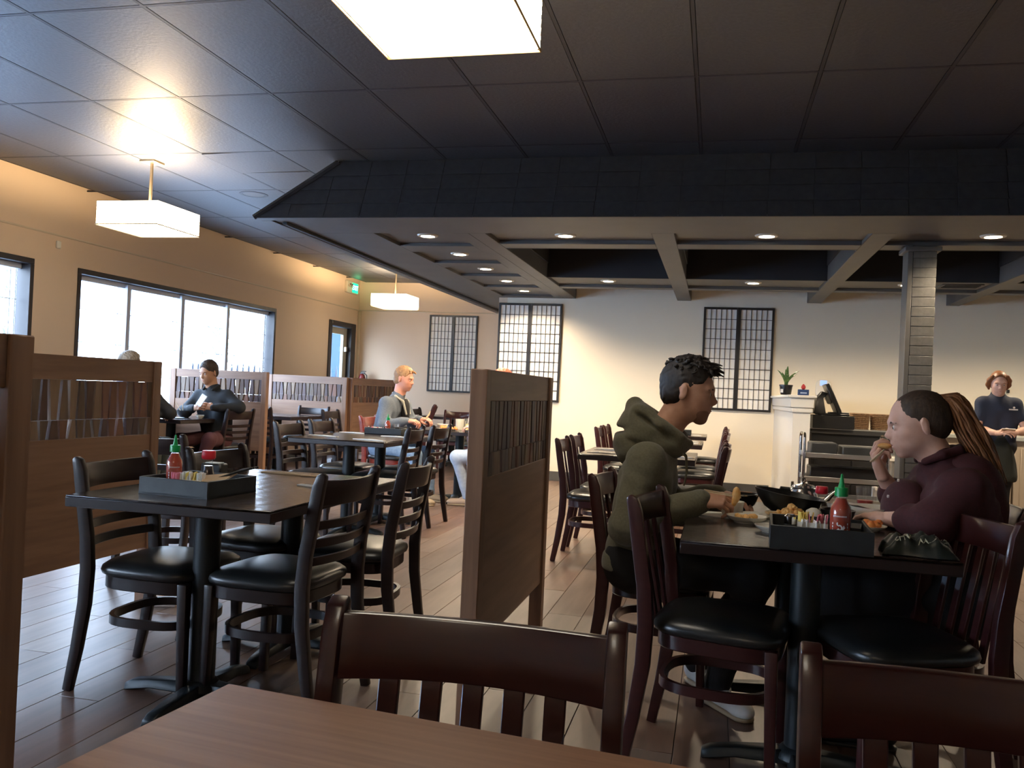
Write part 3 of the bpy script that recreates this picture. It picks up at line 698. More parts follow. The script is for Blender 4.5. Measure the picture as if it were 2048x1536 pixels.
# --- left table
tray((-1.875,2.88,Z),math.radians(-5),.30,.29,'black wooden condiment tray on the left table')
sriracha((-1.97,2.86,Z+.009),'red chilli sauce bottle with green nozzle in the left table\'s tray',rz=math.radians(38))
soy((-1.872,2.93,Z+.009),'soy sauce bottle with red cap in the left table\'s tray').scale=(1.12,1.12,1.18)
t=thing('cup','small cream cup behind the chilli bottle on the left table','cup',(-1.93,2.92,Z+.009)); MB().lathe([(.020,0),(.023,.045),(.021,.045),(.019,.004)],20).build('vessel',M_white,t); 
t=thing('sugar_caddy','yellow and pink sugar packets lying in the left tray','packets',(-1.885,2.83,Z+.009))
packets(t,[C_yel,C_yel,C_wht],-.015,.055,0,.042,13,3,.030); packets(t,[C_pink,C_pink,C_wht],-.055,-.025,-.01,.036,5,4,.032)
MB().box(-.06,.06,-.022,.022,0,.044).build('holder',M_white,t,bevel=.003)
t=thing('napkin','beige folded paper napkin in the left tray','napkin',(-1.80,2.87,Z+.042),math.radians(12)); MB().loft([[(-.06,-.05,.0),(.05,-.05,.012),(.05,-.05,.018),(-.06,-.05,.008)],[(-.07,.05,.012),(.06,.06,.030),(.06,.06,.036),(-.07,.05,.020)]]).build('paper',M_kraft,t)
t=thing('pens','bundle of black pens leaning over the right rim of the left tray','pens',(-1.765,2.90,Z+.055))
for k in range(4): MB().tube([(-.05,-.03+k*.013,-.004),(.035,.0+k*.014,.030+k*.002),(.085,.02+k*.015,.046)],.0045,8).build('pen',M_blackp if k!=2 else M_steel,t)
t=thing('napkin_dispenser','low black dispenser behind the left tray\'s cup','dispenser',(-1.965,3.12,Z)); MB().box(-.045,.045,-.03,.03,0,.088).build('body',M_blackp,t,bevel=.006); MB().box(-.03,.03,-.02,.02,.088,.091).build('napkins',M_paperw,t)
sleeve(-1.94,3.66,-6,'tan paper chopstick sleeve at the far end of the left table',M_kraft,.24,mark=False)
sleeve(-1.59,3.28,-18,'white printed chopstick sleeve near the right edge of the left table',M_paperw,.20)
t=thing('glass_mat','pale cutlery beside the tan sleeve at the far end of the left table','cutlery',(-1.80,3.63,Z),.1); MB().box(-.04,.05,-.008,.008,0,.006).build('handle',M_kraft,t,bevel=.002); t.name='cutlery'
t=thing('floor_toy','small pale box holding something orange on the floor past the left table','box',(-2.74,3.95,0),.3); t.name='small_box'
MB().box(-.07,.07,-.05,.05,0,.05).build('carton',mat('pale_card',(.62,.50,.42),.7),t,bevel=.003); MB().lathe([(.02,.05),(.035,.065),(.015,.085)],12).build('contents',M_fry,t)
# --- middle table
g4='white sleeves on the middle table'
for x,y,d,l in ((-3.08,6.42,-10,'front left white chopstick sleeve on the middle table'),(-3.10,7.05,-12,'rear left white chopstick sleeve on the middle table'),(-2.62,6.27,-8,'front right white chopstick sleeve on the middle table'),(-2.62,6.85,-8,'rear right white chopstick sleeve on the middle table')):
    sleeve(x,y,d,l,M_paperw,.27,group=g4)
tray((-2.80,7.12,Z),0,.34,.22,'black condiment tray at the far end of the middle table',h=.06)
sriracha((-2.80,7.12,Z+.009),'distant chilli bottle with green nozzle in the middle table\'s tray',s=.85)
t=thing('sugar_caddy','pink and white packets in the middle table\'s tray','packets',(-2.88,7.08,Z+.009)); packets(t,[C_pink,C_wht,C_wht],-.05,.05,0,.01,9,8,.045); MB().box(-.06,.06,-.03,.03,0,.02).build('holder',M_white,t)
t=thing('drinking_glass','dark tumbler in the middle table\'s tray','glass',(-2.72,7.13,Z+.009)); MB().lathe([(.022,0),(.027,.09),(.024,.09),(.02,.004)],16).build('vessel',M_clear,t); MB().lathe([(.019,.005),(.022,.06)],16).build('drink',M_soy,t)
# --- food table behind the partition
bowl((-2.75,8.55,Z),'white food bowl on the far food table beside the man in the grey jacket',.065,.055,group=None)
t=bowl((-2.62,8.72,Z),'taller white cup on the far food table',.048,.11,name='cup',foot=.8); 
t=plate((-2.66,8.44,Z),'plate of orange fried food on the far food table',.10); food(t,'fried_food',M_orng,[(x*.03,y*.03,.02) for x in (-2,0,2) for y in (-1,1)],.018,22,2)
t=plate((-2.42,8.46,Z),'plate of pale noodles on the far food table',.10); food(t,'noodles',M_fry,[(x*.03,y*.03,.02) for x in (-2,0,2) for y in (-1,1)],.014,18,5)
t=thing('drinking_glass','clear glass with two straws on the far food table','glass',(-2.50,8.60,Z)); MB().lathe([(.026,0),(.034,.125),(.032,.125),(.024,.004)],18).build('vessel',M_clear,t); MB().lathe([(.023,.005),(.028,.07)],16).build('drink',mat('pale_lemon_drink',(.8,.75,.35),.3),t)
MB().tube([(-.01,0,.01),(.035,0,.26)],.004,6).build('straw',M_paperw,t); MB().tube([(.055,0,.15),(.04,0,.25)],.004,6).build('straw',M_paperw,t)
t=thing('shaker_bottle','shaker bottle with lime green lid on the far food table','bottle',(-2.40,8.70,Z)); MB().lathe([(.036,0),(.042,.02),(.042,.14),(.038,.15)],18).build('bottle_body',M_clear,t); MB().lathe([(.035,.005),(.039,.02),(.039,.08)],16).build('drink',mat('green_tea_drink',(.35,.42,.12),.3),t); MB().lathe([(.043,.148),(.043,.19),(.038,.195)],18).build('lid',mat('lime_plastic',(.18,.70,.02),.4),t)
MB().box(-.012,.012,-.046,-.041,.02,.12).build('side_label',M_blackp,t)
sriracha((-2.28,8.72,Z),'far chilli bottle beside the lime lidded shaker',s=.95)
t=thing('drinking_glass','tall pale cup by the partition post on the far food table','glass',(-2.22,8.55,Z)); MB().lathe([(.026,0),(.034,.14),(.032,.14),(.024,.004)],18).build('vessel',mat('frosted_cup',(.7,.72,.7),.4),t)
t=thing('tomatoes','red tomatoes heap in front of the far shaker bottle','food',(-2.25,8.42,Z)); food(t,'tomato',M_hot,[(0,0,.02),(.03,0,.02),(-.02,.02,.02)],.022,8,4)
# --- tables behind the hoodie man
for x,y,d,l in ((-.80,6.40,-3,'white sleeve at the front left of the nearest rear table'),(-.80,6.80,-3,'white sleeve at the back left of the nearest rear table'),(-.27,6.45,-3,'white sleeve at the front right of the nearest rear table'),(-.27,8.55,-3,'white sleeve at the front right of the second rear table'),(-.27,8.85,-3,'white sleeve at the back right of the second rear table'),(-.27,10.45,-3,'white sleeve on the farthest rear table')):
    sleeve(x,y,d,l,M_paperw,.24,group='white sleeves on the rear tables',mark=False)
for x,y,l in ((-.55,6.62,'black tray hidden behind the hoodie on the nearest rear table'),(-.50,8.72,'black tray with red packets on the second rear table'),(-.42,10.5,'black tray with red packets on the farthest rear table')):
    tray((x,y,Z),0,.30,.18,l,h=.06); t=thing('sugar_caddy','red packets standing in '+l.replace('black','the black').replace(' with red packets',''),'packets',(x,y,Z+.009)); packets(t,[C_pink,M_redp,C_wht],-.04,.04,0,.03,6,int(y*10),.06); MB().box(-.05,.05,-.03,.03,0,.05).build('holder',M_blackp,t)
# --- far-left table
bowl((-5.42,8.00,Z),'black bowl in front of the man in black',.085,.075,M_blackp)
t=thing('chopsticks','pair of pale chopsticks standing out of the black bowl','chopsticks',(-5.44,8.00,Z+.03)); [MB().tube([(0,0,.0),(-.09+.085*k,.0,.125-.01*k)],.0035,6).build('chopstick',mat('pale_bamboo',(.62,.48,.30),.6),t) for k in (0,1)]
t=thing('phone','bright phone screen lying on the window table','phone',(-5.33,7.78,Z),.2); MB().box(-.035,.035,-.06,.06,0,.008).build('body',M_blackp,t,bevel=.003); MB().box(-.031,.031,-.055,.055,.008,.0085).build('screen',mat('phone_screen',(.5,.7,.9),.3,emit=1.2,ecol=(.6,.8,1)),t)
bowl((-5.25,8.02,Z),'small patterned white bowl right of the black bowl',.045,.035)
t=thing('napkin','crumpled white napkin at the left of the window table','napkin',(-5.62,7.80,Z)); food(t,'crumple',M_paperw,[(0,0,.02)],.03,5,9)
# --- right table dishes
bowl((.075,3.335,Z),'white tea cup held under the man\'s chopsticks',.045,.058,foot=.72,name='cup')
t=bowl((.11,3.60,Z),'metal rimmed black bowl behind the white cup',.075,.06,M_matte)
MB().lathe([(.074,.058),(.077,.058),(.077,.064),(.074,.064)],32,ring=True).build('rim',M_steel,t)
t=plate((.125,3.21,Z),'white dish of orange sauce at the front left of the food',.072,.024); food(t,'orange_paste',mat('orange_paste',(.72,.40,.13),.5),[(0,0,.014),(.015,0,.016),(-.015,.01,.013)],.011,26,1)
t=plate((.205,3.02,Z),'white dish with dark seaweed beside the tray',.062,.022); food(t,'seaweed',M_dgrn,[(.02,0,.018)],.010,12,2)
plate((.21,3.16,Z),'shallow empty cream dish in front of the fried food',.07,.012)
plate((.17,3.36,Z),'cream oval dish at the left of the fried food',.085,.014,sy=.8)
t=plate((.285,3.32,Z),'square cream plate heaped with golden fried food',.115,.016,rz=.3,name='food_plate'); food(t,'fried_noodles',M_fry,[(0,0,.02),(0,0,.050),(0,0,.036),(.02,0,.034),(-.02,0,.032),(.03,0,.02),(-.03,0,.02),(.0,.03,.02),(0,-.03,.02),(.05,0,.015),(-.045,0,.012)],.0115,190,3); t['label']='cream plate heaped with golden fried food at the table centre'
MB().box(-.06,.06,.07,.10,.014,.024).build('board',mat('pale_board',(.62,.46,.28),.6),t)
# black tilted wok-like pan
t=thing('black_pan','large oval black serving pan tilted behind the fried food','pan',(.283,3.50,Z+.006),math.radians(0))
MB().lathe([(.06,0),(.09,.016),(.122,.052),(.138,.080),(.133,.080),(.117,.052),(.085,.022),(.001,.012)],36,M=RY(math.radians(8)),sx=.97,sy=.85).build('vessel',M_matte,t,ang=60)
food(t,'stew',M_orng,[(0,0,.04),(.03,.02,.036),(-.03,.0,.045)],.018,16,4)
# teapot
t=thing('teapot','polished steel teapot behind the black pan','teapot',(.372,3.80,Z),math.radians(-8))
MB().lathe([(.052,0),(.060,.010),(.060,.055),(.055,.078),(.046,.086)],28).build('body',M_steel,t,ang=50)
MB().lathe([(.047,.085),(.044,.094),(.015,.100),(.006,.104)],24).build('lid',M_steel,t); MB().lathe([(.005,.102),(.011,.112),(.011,.120),(.004,.124)],14).build('lid_knob',M_steel,t)
MB().tube([(.05,0,.018),(.085,0,.030),(.110,0,.062),(.128,0,.078)],[.019,.014,.010,.009],10).build('spout',M_steel,t)
MB().tube([(-.055,0,.072),(-.088,0,.074),(-.097,0,.05),(-.088,0,.018),(-.058,0,.014)],.009,8).build('handle',M_blackp,t); MB().lathe([(.006,.086),(.006,.106)],10,c=(-.045,0,0)).build('hinge',M_steel,t)
soy((.405,3.46,Z),'nearly empty sauce bottle with red cap in the middle of the food',fill=.2)
t=thing('egg','white rice ball in front of the red capped bottle','food',(.365,3.335,Z)); MB().lathe([(.010,0),(.026,.012),(.031,.028),(.026,.044),(.010,.054)],20).build('rice_ball',mat('white_rice',(.8,.76,.68),.6),t,ang=80); t.name='rice_ball'
bowl((.452,3.36,Z),'black rice bowl behind the sugar packets',.062,.052,M_matte)
bowl((.50,3.60,Z),'cream soup bowl behind the chilli bottle',.06,.05)
t=bowl((.600,3.49,Z),'wide cream bowl in front of the woman',.092,.058)
MB().tube([(-.13,-.01,.052),(-.06,0,.052),(0,.0,.04)],.006,8).build('spoon',M_steel,t)
t=plate((.535,3.25,Z),'white plate with orange carrots beside the chilli bottle',.068,.018); food(t,'carrots',M_orng,[(.0,0,.02),(.02,0,.02)],.016,9,6)
t=thing('water_glass','clear glass with red drink by the woman\'s elbow','glass',(.62,3.83,Z)); MB().lathe([(.030,0),(.038,.10),(.036,.10),(.028,.004)],20).build('vessel',M_clear,t); MB().lathe([(.027,.005),(.031,.045)],16).build('drink',mat('red_drink',(.6,.04,.03),.3),t)
plate((.665,3.66,Z),'bright white plate edge behind the woman\'s wrist',.075,.012)
t=thing('napkin','white napkin and chopstick sleeve under the man\'s hand','napkin',(-.005,3.34,Z),math.radians(-12)); MB().add([(-.07,-.045,0),(.09,-.05,0),(.10,.05,0),(-.04,.06,0),(-.07,-.045,.002),(.09,-.05,.003),(.10,.05,.012),(-.04,.06,.004)],[(0,3,2,1),(4,5,6,7),(0,1,5,4),(1,2,6,5),(2,3,7,6),(3,0,4,7)]).build('paper',M_paperw,t)
tray((.325,2.815,Z),math.radians(-3),.29,.28,'black condiment tray at the front of the right table',h=.070)
sriracha((.385,2.80,Z+.009),'large red chilli bottle with green nozzle in the right table\'s tray',rz=math.radians(-8),s=1.06)
t=thing('pepper_shaker','glass shaker with chrome top in the right table\'s tray','shaker',(.245,2.86,Z+.009)); t.scale=(.92,.92,.80); MB().lathe([(.030,0),(.031,.02),(.022,.052),(.0195,.058)],20).build('jar',M_clear,t); MB().lathe([(.026,.003),(.027,.02),(.02,.04)],16).build('salt',mat('salt_grains',(.75,.74,.68),.8),t); MB().lathe([(.021,.056),(.021,.085),(.012,.094)],20).build('lid',M_steel,t)
t=thing('sugar_caddy','white caddy of yellow and pink sugar packets in the right table\'s tray','packets',(.308,2.83,Z+.009),-.1)
MB().box(-.045,.045,-.030,-.027,0,.060).box(-.045,.045,.027,.030,0,.060).box(-.045,-.042,-.027,.027,0,.060).box(.042,.045,-.027,.027,0,.060).box(-.042,.042,-.027,.027,0,.020).build('caddy',M_white,t)
packets(t,[C_yel,C_wht],-.038,-.008,.004,.030,8,11,.058); packets(t,[C_pink,C_pink,C_wht],-.004,.038,.004,.026,9,12,.058)
packets(t,[C_wht],-.036,.036,-.016,.022,7,13,.045)
t=thing('menu_holder','black folder lying at the right end of the right tray','folder',(.435,2.87,Z+.010),math.radians(-10)); MB().box(-.022,.022,-.06,.06,.04,.052).build('cover',M_blackp,t,bevel=.002); MB().box(-.021,.021,-.059,.059,.0405,.0515).build('pages',M_paperw,t); MB().box(-.015,.015,-.05,.05,0,.04).build('stand',M_blackp,t)
# shopping bag with lettering
t=thing('shopping_bag','crumpled dark bag with pale upside-down lettering at the front right of the right table','bag',(.605,2.80,Z),math.radians(-4))
M_bag=mat('dark_bag_film',(.020,.026,.024),.32,bump=.3,scale=(25,25,25)); M_bprint=mat('bag_print',(.42,.44,.36),.6)
vs=[];fs=[];NX,NY=26,16; rb=random.Random(4)
def bagz(u,v): # u,v in -1..1
    e=max(0,1-abs(u)**3.2)*max(0,1-abs(v)**2.6)
    return .003+.050*e**.6*(1+.16*math.sin(7*u+3*v)+.12*math.sin(13*v-5*u)+.10*math.sin(17*u))
for i in range(NX+1):
    for j in range(NY+1):
        u=-1+2*i/NX; v=-1+2*j/NY
        vs.append((u*.10*(1+.05*math.sin(5*v)),v*.075*(1+.08*math.sin(4*u)),bagz(u,v)))
for i in range(NX):
    for j in range(NY):
        a=i*(NY+1)+j; fs.append((a,a+NY+1,a+NY+2,a+1))
o=len(vs); vs+=[(x,y,.001) for x,y,z in vs]; fs+=[tuple(o+q for q in reversed(f)) for f in fs]
MB().add(vs,fs).build('bag_body',M_bag,t,ang=80)
def drape(txt,size,x,y,rot):
    m_=text_mb(txt,size,.0,None); v2=[]
    for (a,b,c) in m_.v:
        a*=-1; p=RZ(rot)@Vector((a,b,0)); X=x+p.x; Y=y+p.y; u=X/.10; v=Y/.075
        v2.append((X,Y,bagz(max(-1,min(1,u)),max(-1,min(1,v)))+.0022))
    m_.v=v2; m_.build('printed_lettering',M_bprint,t)
drape('WOLF',.028,.035,-.040,PI); drape('SHOP',.026,.055,.035,PI); drape('SHA',.026,-.045,-.040,PI+.10); drape('WOW',.024,.055,.0,PI); drape('VA',.024,-.02,-.012,PI)
t=thing('receipt','pale slip sticking out of the dark bag','paper',(.545,2.765,Z+.0),.5); MB().box(-.02,.02,-.012,.012,.0,.010).build('paper',M_paperw,t)

# ---------------------------------------------------------------- counter area at right
hw=bpy.data.objects.new('wall_counter_end',None); COL.objects.link(hw); struct(hw); hw.location=(.70,8.7,0)
M_wht=mat('white_painted_wood',(.72,.69,.62),.5)
MB().box(0.03,.19,0.03,YB-8.7,0,1.15).build('wall_body',M_wht,hw); MB().box(0.0,.22,0.0,YB-8.7,1.15,1.245).build('cap_frieze',M_wht,hw,bevel=.006); MB().box(-.025,.24,-.025,YB-8.7,1.245,1.272).build('cap_ledge',M_wht,hw,bevel=.006)
MB().box(0.01,.21,0.01,YB-8.7,1.10,1.15).build('cap_molding',M_wht,hw,bevel=.01); MB().box(0.015,.205,0.012,YB-8.7,0,.10).build('plinth',M_wht,hw,bevel=.005)
t=thing('potted_plant','snake plant in a black pot on the white counter end','plant',(.80-.125,9.0,1.272))
MB().lathe([(.048,0),(.052,.01),(.062,.085),(.066,.085),(.066,.10),(.058,.10),(.055,.085),(.001,.08)],20).build('pot',M_blackp,t,ang=50)
MB().box(-.055,-.03,-.064,-.060,.02,.055).build('price_tag',M_paperw,t)
M_leaf=mat('snake_plant_leaf',(.03,.10,.02),.4,col2=(.16,.26,.07),scale=(25,25,60))
for a,lean,h,w_ in ((0,.05,.20,.026),(2.9,.55,.17,.018),(.1,.75,.18,.018),(.5,.9,.15,.016),(3.6,.35,.14,.018),(1.8,.2,.17,.02),(-.9,.3,.12,.02)):
    rings=[]
    for k in range(9):
        f=k/8; ww=w_*(.55+.9*f-1.35*f**2.2)+.001; x=math.sin(lean*f)*h*f; z=.085+h*f*math.cos(lean*f*.6)
        tw=a; c,s=math.cos(tw),math.sin(tw); th=.003
        px,py=x*c,x*s*.6
        rings.append([(px-ww*1,py-th,z),(px,py-th*2.2,z),(px+ww,py-th,z),(px+ww,py+th,z),(px,py+.001,z),(px-ww,py+th,z)])
    MB().loft(rings).build('leaf',M_leaf,t,ang=60)
t=thing('small_blue_box','small blue box with a red bird-like topper on the counter end','box',(.83,8.88,1.272)); MB().box(-.05,.05,-.035,.035,0,.058).build('box',mat('blue_card',(.01,.04,.14),.5),t,bevel=.002); MB().lathe([(.010,.058),(.022,.072),(.020,.092),(.010,.105),(.004,.112)],12).build('topper',mat('red_topper',(.55,.03,.03),.5),t); MB().box(-.03,.03,-.0365,-.0352,.018,.03).build('printed_band',mat('pale_blue_print',(.4,.5,.7),.5),t)
t=thing('wall_tablet','white rounded wall unit with small blue screen','wall device',(1.31,YB,1.26)); MB().prism([(.09*math.copysign(abs(math.cos(a))**.6,math.cos(a)),.125+.12*math.copysign(abs(math.sin(a))**.6,math.sin(a))) for a in [k*PI/16 for k in range(32)]],.03,RX(PI/2)).build('housing',M_wht,t,bevel=.006); MB().box(-.04,.04,-.034,-.030,.17,.235).build('screen',mat('blue_screen',(.2,.35,.8),.4,emit=.8,ecol=(.35,.5,1)),t)
t=thing('register_monitor','black touchscreen register seen from the side on the counter','register',(1.10,9.25,.955),0)
MB().box(-.15,.24,-.2,.2,0,.13).build('cash_drawer',M_blackp,t,bevel=.004); MB().box(-.10,.20,-.14,.14,.13,.15).build('stand_base',M_blackp,t,bevel=.006)
MB().loft([[(-.14,-.12,.14),(-.02,-.12,.14),(-.02,.12,.14),(-.14,.12,.14)],[(-.11,-.11,.30),(-.05,-.11,.30),(-.05,.11,.30),(-.11,.11,.30)],[(-.06,-.07,.37),(-.0,-.07,.35),(-.0,.07,.35),(-.06,.07,.37)]]).build('stand_arm',M_blackp,t,bevel=.004)
MB().box(-.02,.02,-.16,.16,-.02,.30,TR(.10,0,.17)@RY(math.radians(-24))).build('screen_housing',M_blackp,t,bevel=.006); MB().box(.0205,.0225,-.145,.145,0,.28,TR(.10,0,.17)@RY(math.radians(-24))).build('screen',mat('dark_glass',(.02,.03,.03),.15),t)
MB().box(-.055,-.02,-.06,.06,.10,.22,TR(.10,0,.17)@RY(math.radians(-24))).build('rear_housing',mat('grey_plastic',(.25,.25,.23),.4),t,bevel=.01)
MB().box(.02,.20,-.1,.1,.15,.165,None).build('keyboard',mat('dark_grey_plastic',(.05,.05,.05),.4),t,bevel=.004)
ct=thing('service_counter','long black service counter behind the white counter end','counter',(.93,9.1,0))
MB().box(0,1.15,0,.6,.90,.945).build('worktop',mat('dark_counter_stone',(.05,.048,.045),.3),ct,bevel=.004); MB().box(.02,1.13,.03,.58,.02,.90).build('body',M_blackp,ct)
for k in range(3): MB().box(.05+k*.36,.05+k*.36+.345,.012,.03,.12,.80).build('door_panel',mat('black_cabinet_front',(.016,.016,.017),.35),ct,bevel=.004)
MB().box(.0,1.15,.0,.03,.945,.96).build('edge_strip',M_brush,ct) 
M_wick=mat('woven_wicker',(.22,.12,.06),.7,col2=(.42,.26,.14),scale=(60,60,90),bump=.8)
def basket(x,y,label):
    t=thing('wicker_basket',label,'basket',(x,y,.945),0,'wicker baskets on the counter')
    for k in range(9): 
        e=.075+.0012*k
        MB().tube([(px*e/.08*1.0,py*e/.08*1.2,.012+k*.019) for px,py in superel((.08,.08),0,6,24)],.0105,6,closed=True).build('woven_band',M_wick,t)
    MB().box(-.07,.07,-.08,.08,.0,.01).build('bottom',M_wick,t); MB().box(-.067,.067,-.077,.077,.01,.02).build('liner',M_paperw,t)
basket(1.46,9.55,'left of two wicker baskets on the counter beside the register'); basket(1.66,9.55,'right of two wicker baskets on the counter, near the woman\'s face')
# back-counter clutter by the server
t=thing('back_counter','grey white counter along the cream wall behind the server','counter',(2.45,10.6,0))
MB().box(0,3.2,0,.6,.88,.925).build('worktop',mat('grey_white_top',(.42,.44,.42),.35),t,bevel=.004)
for k in range(4):
    f=MB().box(.02+k*.79,.02+k*.79+.77,.03,.58,.0,.88).build('cabinet_unit',mat('beige_cabinet',(.45,.38,.30),.5),t,bevel=.004); MB().box(.08+k*.79,.08+k*.79+.65,.01,.03,.1,.80).build('door_panel',MC['beige_cabinet'],f,bevel=.004)
t=thing('food_containers','red and dark tubs on the back counter left of the server','containers',(2.80,10.75,.925)); MB().lathe([(.04,0),(.04,.07)],14,c=(-.03,0,0)).build('red_tub',M_redp,t); MB().lathe([(.035,0),(.035,.05)],14,c=(.05,-.03,0)).build('dark_tub',M_dgrn,t)
MB().lathe([(.05,0),(.05,.2)],14,c=(-.14,.1,0)).build('tall_canister',mat('beige_canister',(.5,.4,.28),.5),t)
t=thing('wall_hook','dark little hook on the cream wall right of the server\'s head','hook',(3.42,YB,1.45)); MB().box(-.015,.015,-.04,0,-.02,.02).build('hook_body',M_blackp,t,bevel=.004)
# chrome utility cart
t=thing('utility_cart','chrome and grey utility cart with three shelves in front of the counter','cart',(1.02,8.05,0))
for zz,m_ in ((.72,M_brush),(.515,M_brush),(.34,M_brush)):
    mb=MB().box(-.25,.42,-.2,.2,zz,zz+.012).box(-.25,.42,-.2,-.19,zz,zz+.05).box(-.25,.42,.19,.2,zz,zz+.05).box(-.25,-.24,-.2,.2,zz,zz+.05).box(.41,.42,-.2,.2,zz,zz+.05); mb.build('shelf',m_,t,bevel=.002)
for x in (-.255,.425): MB().tube([(x,-.18,.06),(x,-.18,.90),(x,-.14,.93),(x,.14,.93),(x,.18,.90),(x,.18,.06)],.013,8).build('chrome_handle',M_steel,t)
for x in (-.22,.39):
    for y in (-.17,.17): MB().lathe([(.004,-.012),(.035,-.010),(.035,.010),(.004,.012)],14,TR(x,y,.036)@RX(PI/2)).build('wheel',M_blackp,t)
MB().box(-.20,.02,-.15,.15,.735,.86).build('grey_bin',mat('dark_bin_plastic',(.03,.031,.03),.5),t,bevel=.01); MB().box(.06,.36,-.15,.15,.735,.84).build('grey_bin',MC['dark_bin_plastic'],t,bevel=.01); MB().box(-.2,.36,-.15,.15,.53,.65).build('dark_tub',M_blackp,t,bevel=.01)
# white side stand with glasses
t=thing('side_stand','small white stand behind the woman\'s raised arm','stand',(1.66,8.6,0)); MB().box(-.2,.2,-.15,.15,.70,.735).build('top_board',M_wht,t,bevel=.004)
for x in (-.17,-.05,.17): MB().box(x-.015,x+.015,-.13,-.10,0,.70).build('leg',M_brush,t)
MB().box(-.19,.19,-.14,.14,.42,.45).build('shelf',M_wht,t,bevel=.003)
MB().box(-.19,.19,.10,.14,.0,.70).build('back_panel',M_wht,t)
for k in range(4):
    t=thing('tumbler','clear upturned tumbler on the white side stand, '+('leftmost, nearest the woman\'s hand','second from the left','third from the left','rightmost, behind the woman\'s chin')[k],'glass',(1.54+k*.075,8.56,.736),0,'tumblers on the white side stand'); MB().lathe([(.030,0),(.025,.12),(.022,.12),(.027,.003)],16).build('vessel',M_clear,t)
# exit sign, sensor, extinguisher on the left wall
t=thing('exit_sign','green lit EXIT sign with two emergency lamps high on the left wall','sign',(XL,13.18,2.70))
MB().box(0,.045,0,.45,0,.20).build('housing',mat('beige_sign_housing',(.62,.56,.42),.5),t,bevel=.006)
MB().box(.0455,.049,.20,.43,.02,.18).build('sign_face',mat('green_sign_face',(.0,.25,.12),.4,emit=1.6,ecol=(0,.75,.35)),t)
text_mb('EXIT',.115,.0006,TR(.050,.315,.10)@RZ(PI/2)@RX(PI/2)).build('lettering',mat('lit_sign_letters',(.5,1,.7),.4,emit=4.0,ecol=(.45,1,.7)),t)
for y in (.02,.10): MB().lathe([(.015,0),(.032,.02),(.035,.045),(.030,.047)],16,TR(.045,y+.02,.12)@RY(PI/2)@RX(-.3)).build('emergency_lamp',M_steel,t)
lamp('exit_glow','POINT',(.10,.32,.12),.35,(.1,1,.4),t,.03)
t=thing('wall_sensor','small white sensor on the left wall above the windows','sensor',(XL,6.82,2.33)); MB().box(0,.03,-.025,.025,0,.07).build('housing',M_white,t,bevel=.008)
t=thing('fire_extinguisher','dark red fire extinguisher on the alcove wall beside the glass door','fire extinguisher',(-5.86,13.62,.98))
MB().lathe([(.055,0),(.065,.01),(.065,.30),(.045,.36),(.02,.385)],18).build('cylinder',mat('dark_red_enamel',(.16,.012,.012),.3),t,ang=50); MB().box(-.03,.05,-.012,.012,.385,.41).box(-.02,.07,-.010,.010,.42,.432).build('valve_handle',M_blackp,t,bevel=.002); MB().box(-.03,.03,-.068,-.062,.09,.22).build('instruction_label',M_paperw,t); MB().tube([(.03,0,.40),(.085,0,.36),(.09,0,.22),(.08,0,.10)],.009,8).build('hose',M_blackp,t)
MB().box(-.05,.05,.06,.18,.18,.24).build('bracket',M_blackp,t)

# ---------------------------------------------------------------- outside the windows
struct(MB().box(-40,XL-.16,-20,40,-.25,-.2).build('ground_outside',mat('pale_pavement',(.42,.44,.46),.9)))
t=thing('neighbour_building','pale blurred building across the street seen through the windows','building',(-20,12,-.2))
MB().box(-3,0,-14,12,0,5.2).build('facade',mat('pale_render',(.62,.70,.78),.8),t)
for k in range(5):
    f=MB().box(0,.05,-11+k*4.4,-9.4+k*4.4,1.4,2.8).build('window',mat('blue_grey_glass_far',(.18,.33,.42),.3),t); MB().box(.05,.07,-10.25+k*4.4,-10.15+k*4.4,1.4,2.8).build('window_bar',M_alu_bloom,f)  # far panes in one even blue-grey
MB().box(-.3,.4,-14,12,5.2,5.5).build('roof_edge',mat('grey_blue_roof',(.28,.38,.46),.7),t)
t=thing('side_building','blue-grey building wall behind the fence outside the glass door','building',(-9.6,21.5,-.2)); MB().box(-1.7,3.2,0,3,0,3.4).build('facade',mat('blue_grey_wall',(.020,.045,.085),.8),t); MB().box(-1.8,3.3,-.25,3.2,3.4,4.0).build('fascia',mat('pale_fascia',(.07,.12,.15),.8),t)
t=thing('picket_fence','dark spiked metal fence outside the glass door','fence',(-11.5,17.2,-.2))
for k in range(34): 
    MB().add([(-.02+k*.14,-.012,0),(.02+k*.14,-.012,0),(.02+k*.14,.012,0),(-.02+k*.14,.012,0),(-.02+k*.14,-.012,1.62),(.02+k*.14,-.012,1.62),(.02+k*.14,.012,1.62),(-.02+k*.14,.012,1.62),(k*.14,0,1.78)],
      [(0,3,2,1),(0,1,5,4),(1,2,6,5),(2,3,7,6),(3,0,4,7),(4,5,8),(5,6,8),(6,7,8),(7,4,8)]).build('picket',mat('blue_black_metal',(.004,.008,.018),.5),t)
MB().box(-.1,4.8,-.02,.02,.3,.36).box(-.1,4.8,-.02,.02,1.35,1.41).build('fence_rail',MC['blue_black_metal'],t)
M_bark=mat('pale_bark',(.16,.17,.16),.9,col2=(.25,.27,.25),scale=(10,10,3),bump=.4)
